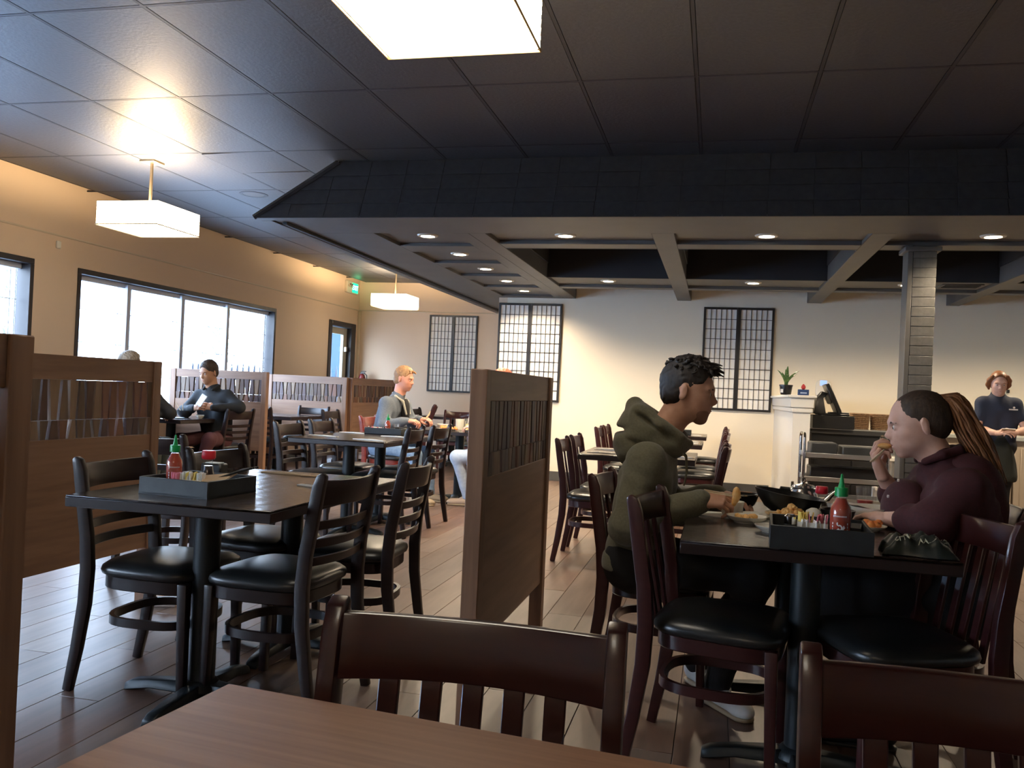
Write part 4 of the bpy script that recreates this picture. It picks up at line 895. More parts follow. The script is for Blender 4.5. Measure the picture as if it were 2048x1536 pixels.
def tree(x,y,h,label,seed):
    rnd=random.Random(seed); t=thing('street_tree',label,'tree',(x,y,-.2))
    MB().tube([(0,0,0),(.05,.04,h*.3),(-.04,.05,h*.6),(.05,.0,h)],[.11,.09,.06,.02],10).build('trunk',M_bark,t)
    mb=MB()
    for k in range(26):
        z0=h*rnd.uniform(.3,.95); a=rnd.uniform(0,6.3); l=rnd.uniform(.4,1.1)
        mb.tube([(0,0,z0),(math.cos(a)*l*.5,math.sin(a)*l*.5,z0+l*.35),(math.cos(a)*l,math.sin(a)*l,z0+l*.8)],[.03,.018,.006],5)
    mb.build('branches',M_bark,t)
    lf=MB()
    for k in range(700):
        z0=h*rnd.uniform(.45,1.15); a=rnd.uniform(0,6.3); r=rnd.uniform(.1,1.15)
        M=TR(math.cos(a)*r,math.sin(a)*r,z0)@RZ(rnd.uniform(0,6))@RX(rnd.uniform(0,3)); s=rnd.uniform(.03,.06)
        lf.add([(-s,0,0),(0,-s*.5,0),(s,0,0),(0,s*.5,0)],[(0,1,2,3)],M)
    o=lf.build('foliage',mat('pale_spring_leaf',(.30,.42,.30),.8),t); o['kind']='stuff'
tree(-10.2,16.2,3.6,'slender leafy street tree seen through the third window pane',3); tree(-14.0,14.5,4.2,'bare pale street tree seen through the second window pane',5)
# ---------------------------------------------------------------- people: smooth-union distance fields meshed with surface nets
def seg_sdf(P, a, b, r1, r2):
    a=np.array(a,np.float32); b=np.array(b,np.float32); ba=b-a; L2=max(float(ba@ba),1e-9)
    pa=P-a; h=np.clip((pa@ba)/L2,0,1); d=pa-h[...,None]*ba
    return np.sqrt((d*d).sum(-1))-(r1+(r2-r1)*h)
def ell_sdf(P, c, r, R=None):
    q=P-np.array(c,np.float32)
    if R is not None: q=q@np.array(R,np.float32)      # columns = local axes
    r=np.array(r,np.float32); k0=np.sqrt(((q/r)**2).sum(-1)); k1=np.sqrt(((q/(r*r))**2).sum(-1))+1e-9
    return k0*(k0-1)/k1
class Field:
    def __init__(s, res): s.res=res; s.items=[]; s.post=[]
    def seg(s,a,b,r1,r2=None,k=.02): s.items.append(('s',a,b,r1,r1 if r2 is None else r2,k)); return s
    def chain(s,pts,rs,k=.02):
        for i in range(len(pts)-1): s.seg(pts[i],pts[i+1],rs[i],rs[i+1],k)
        return s
    def ell(s,c,r,R=None,k=.02): s.items.append(('e',c,r,R,k)); return s
    def cut(s,c,r,R=None,k=.008): s.items.append(('c',c,r,R,k)); return s
    def plane(s,p,n,k=.006): s.items.append(('p',p,n,k)); return s    # keep the side opposite n
    def noise(s,fn): s.post.append(fn); return s
    def mesh(s):
        lo=np.full(3,1e9); hi=np.full(3,-1e9)
        for it in s.items:
            if it[0]=='s':
                m=max(it[3],it[4]); 
                for p in (it[1],it[2]): lo=np.minimum(lo,np.array(p)-m); hi=np.maximum(hi,np.array(p)+m)
            elif it[0]=='e': m=max(it[2]); lo=np.minimum(lo,np.array(it[1])-m); hi=np.maximum(hi,np.array(it[1])+m)
        h=s.res; lo-=3.3*h; hi+=3.3*h; n=np.ceil((hi-lo)/h).astype(int)+1
        ax=[(lo[i]+h*np.arange(n[i])).astype(np.float32) for i in range(3)]
        F=np.full(n,.2,np.float32)
        for it in s.items:
            k=it[-1]; pad=k+2.5*h
            if it[0]=='p': 
                nn=np.array(it[2],float); nn/=np.linalg.norm(nn); p=np.array(it[1])
                D=((ax[0][:,None,None]-p[0])*nn[0]+(ax[1][None,:,None]-p[1])*nn[1]+(ax[2][None,None,:]-p[2])*nn[2]).astype(np.float32)
                hh=np.maximum(k-np.abs(F-D),0)/k; F=np.maximum(F,D)+hh*hh*k*.25; continue
            if it[0]=='s': m=max(it[3],it[4]); a=np.minimum(it[1],it[2])-m; b=np.maximum(it[1],it[2])+m
            else: m=max(it[2]); a=np.array(it[1])-m; b=np.array(it[1])+m
            i0=np.maximum(np.floor((a-pad-lo)/h).astype(int),0); i1=np.minimum(np.ceil((b+pad-lo)/h).astype(int)+1,n)
            if (i1<=i0).any(): continue
            sl=tuple(slice(i0[q],i1[q]) for q in range(3))
            G=np.stack(np.meshgrid(ax[0][sl[0]],ax[1][sl[1]],ax[2][sl[2]],indexing='ij'),-1)
            if it[0]=='s': d=seg_sdf(G,it[1],it[2],it[3],it[4])
            else: d=ell_sdf(G,it[1],it[2],it[3])
            f=F[sl]
            if it[0]=='c': d=-d; hh=np.maximum(k-np.abs(f-d),0)/k; F[sl]=np.maximum(f,d)+hh*hh*k*.25
            else: hh=np.maximum(k-np.abs(f-d),0)/k; F[sl]=np.minimum(f,d)-hh*hh*k*.25
        if s.post:
            msk=np.abs(F)<.03; idx=np.nonzero(msk)
            X=np.stack([ax[q][idx[q]] for q in range(3)],-1)
            for fn in s.post: F[idx]+=fn(X).astype(np.float32)
        return nets(F, lo, h)
def nets(F, lo, h):
    S=F<0; c=S[:-1,:-1,:-1].astype(np.int8)
    tot=np.zeros_like(c)
    for dx in (0,1):
        for dy in (0,1):
            for dz in (0,1): tot+=S[dx:S.shape[0]-1+dx,dy:S.shape[1]-1+dy,dz:S.shape[2]-1+dz]
    act=(tot>0)&(tot<8); idx=-np.ones(act.shape,np.int64); cells=np.argwhere(act); idx[act]=np.arange(len(cells))
    acc=np.zeros((len(cells),3)); cnt=np.zeros(len(cells))
    corners=[(x,y,z) for x in (0,1) for y in (0,1) for z in (0,1)]
    for a in corners:
        for q in range(3):
            if a[q]==0:
                b=list(a); b[q]=1
                fa=F[cells[:,0]+a[0],cells[:,1]+a[1],cells[:,2]+a[2]]; fb=F[cells[:,0]+b[0],cells[:,1]+b[1],cells[:,2]+b[2]]
                m=(fa<0)!=(fb<0); t=np.where(m,fa/(fa-fb+1e-12),0)
                p=np.array(a,float)[None,:].repeat(len(cells),0); p[:,q]+=t
                acc[m]+=p[m]; cnt[m]+=1
    V=(cells+acc/cnt[:,None])*h+lo
    fs=[]
    for q in range(3):
        A=S.take(range(0,S.shape[q]-1),q); B=S.take(range(1,S.shape[q]),q)
        e=np.argwhere(A!=B); u,v=(q+1)%3,(q+2)%3
        ok=(e[:,u]>0)&(e[:,v]>0)&(e[:,u]<S.shape[u]-1)&(e[:,v]<S.shape[v]-1); e=e[ok]
        sgn=A[e[:,0],e[:,1],e[:,2]]
        def g(du,dv):
            w=e.copy(); w[:,u]-=du; w[:,v]-=dv; return idx[w[:,0],w[:,1],w[:,2]]
        Q=np.stack([g(1,1),g(0,1),g(0,0),g(1,0)],-1); Q[~sgn]=Q[~sgn][:,::-1]; fs.append(Q)
    return V, np.concatenate(fs)
def tm(V, M): 
    M=np.array(M); return V@M[:3,:3].T+M[:3,3]
def solid(name, chunks, m, parent, smooth=2):
    vs=[];fs=[];o=0
    for V,Fq in chunks: vs.append(V); fs.append(Fq+o); o+=len(V)
    V=np.concatenate(vs); Q=np.concatenate(fs); me=bpy.data.meshes.new(name)
    # light Laplacian smoothing to remove the grid look
    E=np.concatenate([Q[:,[0,1]],Q[:,[1,2]],Q[:,[2,3]],Q[:,[3,0]]]); 
    for it in range(smooth):
        S_=np.zeros_like(V); c_=np.zeros(len(V)); np.add.at(S_,E[:,0],V[E[:,1]]); np.add.at(S_,E[:,1],V[E[:,0]]); np.add.at(c_,E[:,0],1); np.add.at(c_,E[:,1],1)
        V=V*.5+.5*S_/np.maximum(c_,1)[:,None]
    me.vertices.add(len(V)); me.vertices.foreach_set('co',V.astype(np.float32).ravel())
    me.loops.add(len(Q)*4); me.loops.foreach_set('vertex_index',Q.ravel().astype(np.int32))
    me.polygons.add(len(Q)); me.polygons.foreach_set('loop_start',np.arange(0,len(Q)*4,4,dtype=np.int32))
    me.update(calc_edges=True); me.validate(); me.polygons.foreach_set('use_smooth',[True]*len(me.polygons)); me.materials.append(m)
    return ob(name,me,parent)
def frame(pos, fwd, up):     # matrix whose x = fwd, z ~ up
    x=np.array(fwd,float); x/=np.linalg.norm(x); z=np.array(up,float); z-=x*(z@x); z/=np.linalg.norm(z); y=np.cross(z,x)
    M=np.eye(4); M[:3,0]=x; M[:3,1]=y; M[:3,2]=z; M[:3,3]=pos; return M
def wrinkle(amp, f, seed, ax=(1,1,1)):
    r=np.random.RandomState(seed); D=[r.normal(size=3)*np.array(ax) for _ in range(5)]; ph=r.uniform(0,6,5)
    def fn(X):
        w=np.sin(X@D[0]*f*.5+ph[0]); v=0
        for i in range(1,5): v=v+np.sin(X@D[i]*f*(.6+.35*i)+ph[i]+1.6*w)
        return amp*(v/4)
    return fn
def head_field(res, female=False, jaw=1.0, neck=((-.03,0,-.06),(-.055,0,-.19)), nr=(.052,.060)):
    f=Field(res)
    f.ell((-.015,0,.035),(.100,.077,.090),k=.02).ell((.025,0,-.02),(.070,.062,.085),k=.03).ell((.032,0,-.055),(.056*jaw,.050*jaw,.045),k=.03)
    f.ell((.066,0,-.094),(.020,.022,.016),k=.02).ell((.078,0,.028),(.016,.048,.010),k=.018)
    f.seg((.083,0,.012),(.106,0,-.018),.0075,.0105,k=.014).seg((.100,-.009,-.024),(.100,.009,-.024),.0085,k=.007)
    f.ell((.050,.040,-.018),(.026,.020,.020),k=.02).ell((.050,-.040,-.018),(.026,.020,.020),k=.02)
    for s in (-1,1):
        f.cut((.093,s*.031,.008),(.020,.018,.011),k=.012); f.ell((.074,s*.031,.007),(.014,.016,.013),k=.004)
        R=np.array(Matrix.Rotation(math.radians(s*18),3,'Z'))
        f.ell((-.012,s*.080,.0),(.017,.006,.029),R,k=.006); f.ell((-.016,s*.078,-.022),(.012,.007,.014),R,k=.006); f.cut((-.004,s*.090,.003),(.010,.007,.018),R,k=.004)
    f.ell((.0895,0,-.052),(.009,.021,.0055),k=.006).ell((.0885,0,-.063),(.009,.019,.0062),k=.006); f.cut((.102,0,-.0575),(.010,.022,.0013),k=.003)
    f.seg(neck[0],neck[1],nr[0],nr[1],k=.03); f.seg((.01,0,-.06),(neck[1][0]+.02,0,neck[1][2]+.02),.030,.040,k=.03)
    return f
M_iris=mat('dark_iris',(.05,.03,.02),.15); M_sclera=mat('eye_white',(.75,.70,.66),.2)
def face_parts(t, HM, browcol, lips):
    HMm=Matrix(HM.tolist())
    for s in (-1,1):
        e=MB().lathe([(.001,-.0115),(.006,-.0098),(.0105,-.004),(.0112,.001),(.0098,.006),(.006,.0098),(.001,.0115)],14,HMm@TR(.0775,s*.031,.0075)@RY(PI/2)).build('eye',M_sclera,t,ang=80)
        MB().lathe([(.0052,.0105),(.0040,.0120),(.001,.0124)],12,HMm@TR(.0775,s*.031,.0075)@RY(PI/2)).build('iris',M_iris,e)
        MB().tube([HMm@Vector((.091,s*.014,.024)),HMm@Vector((.090,s*.032,.029)),HMm@Vector((.076,s*.050,.024))],[.003,.0036,.002],6).build('eyebrow',browcol,t)
    MB().tube([HMm@Vector((.0905,-.017,-.0575)),HMm@Vector((.0985,0,-.0570)),HMm@Vector((.0905,.017,-.0575))],[.0012,.0024,.0012],6).build('lips',lips,t)
def hand_chunk(wrist, fwd, up, side, curl=(.5,.6,.6,.7), thumb=.4, s=1.0, res=.003):
    """local x to the fingers, z = back of the hand, side=+1 puts the thumb at +y"""
    f=Field(res)
    L=[(.042,.026,.020),(.046,.029,.021),(.043,.027,.020),(.033,.021,.018)]
    ys=[.030,.010,-.011,-.030]; kx=[.088,.092,.086,.076]
    for i in range(4):
        f.seg((.0,ys[i]*.55*side,0),(kx[i],ys[i]*side,.002),.0155,.0105,k=.012)
        p=np.array([kx[i],ys[i]*side,.002]); a=0.0; r=.0095 if i<3 else .0082; pts=[p]; 
        for q,l in enumerate(L[i]):
            a+=curl[i]*(1.0 if q else .9); p=p+np.array([math.cos(a)*l,side*(-.0008*(i-1.5)),-math.sin(a)*l]); pts.append(p)
        f.chain([tuple(x) for x in pts],[r,r*.95,r*.88,r*.76],k=.003)
    f.seg((.0,0,0),(.045,0,.0),.021,.020,k=.02)
    th=[(.012,.018*side,-.006),(.040,.040*side,-.014-.012*thumb),(.066,.046*side-.014*thumb*side,-.022-.030*thumb),(.088,.044*side-.028*thumb*side,-.024-.040*thumb)]
    f.chain(th,[.015,.0125,.0105,.0080],k=.006)
    V,Q=f.mesh(); V=V*s
    return tm(V,frame(wrist,fwd,up)),Q
def hair_locks(parent,name,m,HM,spots,seed,r=.008,ln=.05,curl=1.0,n=6):
    rnd=random.Random(seed); mb=MB(); HMm=Matrix(HM.tolist())
    for (x,y,z,dx,dy,dz) in spots:
        pts=[]; a=rnd.uniform(0,6)
        for k in range(n+1):
            f=k/n; pts.append(HMm@Vector((x+dx*ln*f+curl*.010*math.sin(a+f*4.5)*f, y+dy*ln*f+curl*.010*math.cos(a+f*4.5)*f, z+dz*ln*f-.02*f*f)))
        mb.tube(pts,[r*(1-.75*(k/n)**2) for k in range(n+1)],6)
    return mb.build(name,m,parent,ang=90)
def limb(f,pts,rs,k=.02): return f.chain(pts,rs,k)
def V3(*a): return np.array(a,float)
M_skin=mat('warm_skin',(.52,.27,.17),.5,col2=(.60,.33,.22),scale=(30,30,30),bump=.03); M_skinp=mat('pale_skin',(.62,.36,.27),.5,col2=(.68,.42,.33),scale=(30,30,30),bump=.03)
M_lip=mat('lip_skin',(.42,.15,.12),.45); M_blkhair=mat('black_brown_hair',(.014,.010,.008),.62,col2=(.030,.021,.016),scale=(90,90,20),bump=.5)
M_hoodie=mat('olive_grey_fleece',(.125,.115,.070),.9,col2=(.155,.142,.09),scale=(120,120,120),bump=.25,sheen=.2)
M_hoodied=mat('olive_drawstring',(.20,.19,.13),.8); M_blkpants=mat('black_trousers',(.010,.010,.012),.8,bump=.2,scale=(70,70,70))
M_sneak=mat('white_sneaker',(.62,.60,.58),.5); M_sole=mat('tan_gum_sole',(.36,.27,.17),.6); M_maroon=mat('maroon_shirt',(.040,.0065,.010),.85,col2=(.055,.009,.014),scale=(90,90,90),bump=.2)
M_auburn=mat('auburn_hair',(.14,.055,.022),.4,col2=(.30,.14,.06),scale=(60,60,12),bump=.6); M_brhair=mat('dark_brown_hair',(.030,.018,.012),.6,col2=(.06,.035,.022),scale=(90,90,30),bump=.5)
def shoe(t,heel,toe,m,sole,name='shoe'):
    heel=V3(*heel); toe=V3(*toe); d=toe-heel; L=np.linalg.norm(d); M=frame(heel,d,(0,0,1))
    f=Field(.006); f.seg((.03,0,.045),(L-.05,0,.035),.036,.034,k=.02).ell((L-.045,0,.034),(.055,.040,.026),k=.02).seg((.02,0,.06),(.015,0,.095),.035,.036,k=.02); f.plane((0,0,.012),(0,0,-1)); f.plane((0,0,.105),(0,0,1))
    V,Q=f.mesh(); o=solid(name,[(tm(V,M),Q)],m,t)
    f=Field(.006); f.seg((.03,0,.012),(L-.04,0,.012),.043,.043,k=.01); f.plane((0,0,.018),(0,0,1)); f.plane((0,0,.001),(0,0,-1)); V,Q=f.mesh(); solid('sole',[(tm(V,M),Q)],sole,o)
    mb=MB(); Mm=Matrix(M.tolist())
    for k in range(4): x=L*.45+k*.022; mb.tube([Mm@Vector((x,-.022,.062-k*.004)),Mm@Vector((x+.006,0,.074-k*.004)),Mm@Vector((x,.022,.062-k*.004))],.0028,5)
    mb.build('laces',M_blackp if m is M_sneak else m,o)

def person(label, head, hyaw, hpitch, J, top, bottom, skin, hairm, res=.008, hres=.0045, handres=.003, sleeve=1.0, collar=None, tucked=0, wr=(.006,26), torso=(.115,.105), seed=1, jaw=1.0, belly=0.0, hands=(), armr=(.052,.043,.034), legr=(.085,.062,.045), hood=False, shoes=None, roll=0.0, standing=False, sleevecut=None, scale=1.0):
    """J: joints: neck, shL, shR, elL, elR, wrL, wrR, hipL, hipR, knL, knR, anL, anR"""
    base=(V3(*J['hipL'])+V3(*J['hipR']))/2
    t=thing('person',label,'person',(0,0,0))
    J={k:V3(*v) for k,v in J.items()}
    HM=np.array(TR(*head)@RZ(math.radians(hyaw))@RY(math.radians(hpitch))@RX(math.radians(roll)))@np.diag([scale,scale,scale,1])
    inv=np.linalg.inv(HM); nb=(inv@np.append(J['neck'],1))[:3]
    hf=head_field(hres,jaw=jaw,neck=((-.03,0,-.06),tuple(nb))); V,Q=hf.mesh(); chunks=[(tm(V,HM),Q)]
    body=Field(.012); tr,tb=torso
    cen=lambda a,b:(J[a]+J[b])/2
    sh=cen('shL','shR'); hp=cen('hipL','hipR')
    def torso_f(f,g):
        a=J['shL']*.62+sh*.38; b=J['shR']*.62+sh*.38; ha=J['hipL']*.75+hp*.25; hb=J['hipR']*.75+hp*.25
        dn=(hp-sh)/np.linalg.norm(hp-sh)
        a2=a+dn*.08; b2=b+dn*.08
        f.seg(a2,ha,tr*.86+g,tb+g,k=.05).seg(b2,hb,tr*.86+g,tb+g,k=.05).seg(J['shL'],J['shR'],.058+g,k=.05).seg(J['neck'],sh+dn*.05,.060+g,.10+g,k=.06)
        if belly: f.ell(tuple(hp*.62+sh*.38+J.get('front',V3(0,0,0))*belly),(.13+g,.15+g,.13+g),k=.06)
    torso_f(body,-.012)
    for s in 'LR':
        body.chain([J['sh'+s],J['el'+s],J['wr'+s]],[armr[0]-.008,armr[1]-.008,.022],k=.03)
        body.chain([J['hip'+s],J['kn'+s],J['an'+s]],[legr[0]-.014,legr[1]-.012,legr[2]-.012],k=.03)
    chunks.append(body.mesh())
    for s in 'LR':    # forearm skin at finer resolution
        f=Field(.006); e=J['el'+s]; w_=J['wr'+s]; f.chain([e,e*.6+w_*.4,w_],[.038,.040,.025],k=.02); 
        if sleeve<.9: chunks.append(f.mesh())
    for h in hands: chunks.append(hand_chunk(*h[:4],curl=h[4],thumb=h[5],res=handres))
    solid('body',chunks,skin,t)
    # top garment
    f=Field(res); torso_f(f,.006)
    for s in 'LR':
        S=J['sh'+s];E_=J['el'+s];W=J['wr'+s]
        if sleeve>=.9: f.chain([S,E_,E_*.25+W*.75,W],[armr[0]+.006,armr[1]+.006,armr[2]+.004,armr[2]-.002],k=.035)
        else:
            en=S+(E_-S)*sleeve/.5 if sleeve<=.5 else E_+(W-E_)*(sleeve-.5)/.5
            if sleeve<=.5: f.chain([S,en],[armr[0]+.010,armr[1]+.014],k=.035)
            else: f.chain([S,E_,en],[armr[0]+.010,armr[1]+.014,armr[1]+.012],k=.035)
    hd=(hp-sh)/np.linalg.norm(hp-sh)
    f.plane(tuple(hp+hd*tucked),tuple(hd),k=.01)
    f.noise(wrinkle(wr[0],wr[1],seed))
    cloth=solid('top',[f.mesh()],top,t)
    # trousers
    f=Field(max(res,.009))
    f.seg(J['hipL'],J['hipR'],tb+.004 if not standing else tb,k=.05)
    for s in 'LR': f.chain([J['hip'+s],J['kn'+s],J['an'+s]],[legr[0],legr[1],legr[2]],k=.04)
    f.noise(wrinkle(.004,24,seed+3)); solid('trousers',[f.mesh()],bottom,t)
    if shoes:
        for s in 'LR':
            a=J['an'+s]; d=shoes[2] if len(shoes)>2 else (1,0,0); dd=V3(*d); dd/=np.linalg.norm(dd)
            shoe(t,tuple(V3(a[0],a[1],a[2])-dd*.05-V3(0,0,a[2]-shoes[3].get(s,0))) if len(shoes)>3 else tuple(V3(a[0],a[1],0)-dd*.05),tuple((V3(a[0],a[1],0)+dd*.20)+V3(0,0,shoes[3].get(s,0) if len(shoes)>3 else 0)),shoes[0],shoes[1])
    return t,HM,J,hp,sh,cloth

def short_hair(t,HM,m,front=.062,side=.002,top=.018,low=-.035,seed=1,curl=.006,lock=True,res=.005,lock_r=.009):
    f=Field(res)
    f.ell((-.022,0,.040),(.100+side,.0765+side,.087+side),k=.01).ell((-.010,0,.055+top*.5),(.095,.070,.075+top*.5),k=.02)
    f.ell((-.050,0,-.015),(.062,.070,.060),k=.02)
    f.plane((front,0,.060),(1,0,-.35)); f.plane((-.02,0,low),(.45,0,-1)); f.cut((.060,0,-.03),(.055,.11,.075),k=.01)
    f.noise(wrinkle(curl,110,seed)); V,Q=f.mesh(); o=solid('hair',[(tm(V,HM),Q)],m,t,smooth=1)
    return o

# --- man in the olive hoodie (faces +X)
J=dict(neck=(-.205,3.47,1.035),shR=(-.245,3.29,.945),shL=(-.235,3.67,.945),elR=(-.305,3.235,.700),wrR=(-.045,3.27,.810),elL=(-.19,3.74,.72),wrL=(.02,3.62,.80),
       hipR=(-.285,3.36,.545),hipL=(-.285,3.58,.545),knR=(.175,3.32,.545),knL=(.20,3.62,.52),anR=(.05,3.47,.09),anL=(-.03,3.70,.09))
t,HM,J,hp,sh,cloth=person('dark haired man in an olive grey hoodie eating with chopsticks at the right table',(-.105,3.47,1.215),-4,9,J,M_hoodie,M_blkpants,M_skin,M_blkhair,
    res=.0065,hres=.004,sleeve=1.0,tucked=.03,wr=(.0055,24),torso=(.118,.112),seed=5,armr=(.066,.058,.046),legr=(.088,.066,.052),
    hands=[((-.045,3.27,.812),(1,.10,.10),(0.05,-.55,.85),1,(.75,.8,.85,.9),.9),((.02,3.62,.80),(1,-.4,.0),(0,0,1),-1,(.5,.5,.5,.5),.5)],
    shoes=(M_sneak,M_sole,(.60,-.80,0),{'L':0,'R':0}))
cloth.name='hoodie'
f=Field(.006)   # hood lying on the shoulders, open around the neck
f.ell((-.262,3.47,1.050),(.128,.132,.118),k=.03).ell((-.325,3.47,1.00),(.070,.125,.090),k=.03).ell((-.200,3.47,1.005),(.108,.115,.065),k=.03)
f.chain([(-.315,3.47,1.155),(-.29,3.385,1.125),(-.21,3.370,1.080),(-.135,3.405,1.040),(-.108,3.465,1.020)],[.030,.030,.028,.026,.024],k=.02)
f.chain([(-.315,3.47,1.155),(-.29,3.555,1.125),(-.21,3.570,1.080),(-.135,3.535,1.040),(-.108,3.475,1.020)],[.030,.030,.028,.026,.024],k=.02)
f.cut((-.195,3.47,1.14),(.078,.078,.13),k=.02); f.cut((-.15,3.47,1.16),(.09,.075,.14),k=.02); f.plane((-.285,3.47,1.20),(.62,0,.78),k=.02)
f.cut((-.375,3.47,1.055),(.030,.15,.010),k=.02); f.cut((-.30,3.335,1.01),(.09,.022,.010),np.array(Matrix.Rotation(.35,3,'Y')),k=.02); f.cut((-.25,3.35,1.09),(.07,.022,.008),np.array(Matrix.Rotation(.6,3,'Y')),k=.015)
f.noise(wrinkle(.006,24,9)); solid('hood',[f.mesh()],M_hoodie,t)
for y in (3.425,3.515): MB().tube([(-.125,y,.985),(-.105,y,.96),(-.100,y,.90),(-.108,y,.85)],.0038,6).build('drawstring',M_hoodied,t)
f=Field(.006); f.chain([(-.075,3.262,.795),(-.048,3.27,.809)],[.041,.041],k=.01); solid('cuff',[f.mesh()],M_hoodie,t)
f=Field(.008); f.seg((-.285,3.37,.545),(-.285,3.57,.545),.124,k=.03); f.plane((-.285,3.47,.585),(0,0,1)); f.plane((-.285,3.47,.515),(0,0,-1)); solid('waistband',[f.mesh()],M_hoodie,t)
short_hair(t,HM,M_blkhair,front=.060,top=.020,seed=2,curl=.003,low=-.055)
rnd=random.Random(12); sp=[]
for k in range(190):
    a=rnd.uniform(0,6.28); q=math.sqrt(rnd.random()); x=-.012+.092*q*math.cos(a); y=.070*q*math.sin(a); zz=.045+.098*math.sqrt(max(0,1-q*q*.80)); sp.append((x,y,zz-.004,rnd.uniform(-.5,1.2)+(.5 if x>.04 else 0),rnd.uniform(-.8,.8),rnd.uniform(-.1,.9)))
hair_locks(t,'curly_hair',M_blkhair,HM,sp,4,r=.0080,ln=.034,curl=1.3)
face_parts(t,HM,M_blkhair,M_lip)
f=Field(.004); f.ell((.045,0,-.062),(.050,.056,.040),k=.01); f.ell((.060,0,-.094),(.030,.032,.024),k=.015); f.plane((0,0,-.042),(-.35,0,1)); V,Q=f.mesh()
solid('stubble',[(tm(V*np.array([1.0,.97,1.0]),HM),Q)],mat('stubbled_skin',(.33,.17,.11),.7),t)
c=thing('chopsticks','chopsticks lifting an orange dumpling above the white cup, held by the man in the hoodie','chopsticks',(.03,3.29,.835),math.radians(4))
for k in (0,1): MB().tube([(-.06,.004*k,.012+.006*k),(.075,.012*k-.004,-.002+.004*k)],[.0035,.0025],6).build('chopstick',MC['pale_bamboo'],c)
f=Field(.004); f.ell((.058,0,.008),(.016,.014,.030),k=.01).ell((.050,0,-.022),(.010,.010,.016),k=.01); V,Q=f.mesh(); solid('dumpling',[(V,Q)],M_fry,c)

# --- woman in maroon (faces -X)
J=dict(neck=(.800,3.44,1.010),shL=(.845,3.25,.915),shR=(.835,3.63,.920),elL=(.735,3.17,.765+.035),wrL=(.615,3.34,.790),elR=(.735,3.66,.795),wrR=(.640,3.58,.925),
       hipL=(.865,3.31,.545),hipR=(.865,3.57,.545),knL=(.44,3.26,.535),knR=(.43,3.60,.535),anL=(.60,3.24,.10),anR=(.60,3.60,.10))
J['front']=(-1,0,0)
t,HM,J,hp,sh,cloth=person('woman in a maroon shirt with a long auburn ponytail raising food to her mouth',(.725,3.44,1.128),180,13,J,M_maroon,M_blkpants,M_skinp,M_brhair,
    res=.0065,hres=.004,sleeve=.72,tucked=.04,wr=(.006,22),torso=(.145,.150),seed=8,jaw=1.12,armr=(.068,.052,.04),legr=(.108,.080,.055),
    hands=[((.640,3.58,.925),(-.38,-.10,.92),(-.86,0,-.40),1,(.75,.95,1.05,1.1),.75),((.615,3.34,.787),(-.6,.8,0),(0,0,1),-1,(.35,.4,.4,.45),.3)],
    shoes=(M_blackp,M_blackp,(-1,0,0),{}))
cloth.name='shirt'
f=Field(.006); f.ell((.93,3.44,.86),(.10,.175,.16),k=.05).ell((.955,3.44,.70),(.075,.17,.16),k=.05).ell((.70,3.44,.80),(.085,.14,.13),k=.05).ell((.885,3.44,.985),(.075,.13,.055),k=.05)
f.noise(wrinkle(.005,22,4)); solid('shirt_back',[f.mesh()],M_maroon,t)
f=Field(.005); f.chain([(.745,3.38,1.0),(.80,3.365,1.03),(.86,3.40,1.045),(.875,3.44,1.05),(.86,3.48,1.045),(.80,3.515,1.03),(.745,3.50,1.0)],[.014,.016,.018,.018,.018,.016,.014],k=.01); solid('collar',[f.mesh()],M_maroon,t)
for k,(x,z) in enumerate(((.672,.93),(.640,.87),(.628,.80))): MB().lathe([(.0055,-.003),(.0055,.003)],10,TR(x-.022,3.34,z)@RY(-PI/2)).build('button',M_print,t)
MB().lathe([(.0055,-.003),(.0055,.003)],10,TR(.700,3.125,.775)@RX(PI/2)).build('button',M_print,t)
f=Field(.005); f.ell((-.022,0,.038),(.103,.080,.091),k=.01).ell((-.055,0,-.005),(.065,.072,.065),k=.02); f.plane((.050,0,.060),(1,0,-.25)); f.cut((.060,0,-.035),(.062,.11,.085),k=.01); f.plane((-.02,0,-.058),(.4,0,-1)); f.noise(wrinkle(.0015,160,3,(.3,1,1))); V,Q=f.mesh(); solid('hair',[(tm(V,HM),Q)],M_brhair,t,smooth=1)
HMm=Matrix(HM.tolist()); root=HMm@Vector((-.088,0,.088))
MB().lathe([(.020,-.008),(.024,0),(.020,.008)],14,Matrix.Translation(root)@RY(math.radians(60))).build('hair_tie',mat('tan_elastic',(.5,.36,.16),.6),t)
rnd=random.Random(3); mb=MB()
path=[root,root+Vector((.045,0,.000)),Vector((.875,3.44,1.165)),Vector((.925,3.435,1.075)),Vector((.968,3.43,.985)),Vector((1.000,3.425,.905))]
for k in range(90):
    a=rnd.uniform(0,6.28); q=math.sqrt(rnd.random()); pts=[]
    end=rnd.uniform(.72,1.0)
    N=12; ph=rnd.uniform(0,6)
    for i in range(N+1):
        u=i/N*end*(len(path)-1); j=min(int(u),len(path)-2); fr=u-j; p=path[j].lerp(path[j+1],fr)
        sp_=.014+.040*math.sin(min(1,i/N*1.15)*PI*.62); 
        pts.append(p+Vector((math.cos(a)*q*sp_*.75+.004*math.sin(ph+i),math.sin(a)*q*sp_+.004*math.cos(ph+i*1.3),math.cos(a)*q*sp_*.55)))
    mb.tube(pts,[.0065]*6+[.0058,.0052,.0045,.0036,.0028,.002,.001],5)
mb.build('ponytail',M_auburn,t,ang=90)
face_parts(t,HM,M_brhair,M_lip)
c=thing('chopsticks','chopsticks and food held to the mouth of the woman in maroon','chopsticks',(.605,3.50,1.01),0)
for k in (0,1): MB().tube([(-.020+.008*k,.03,-.03),(.03,-.03,.035)],[.0033,.0026],6).build('chopstick',MC['pale_bamboo'],c)
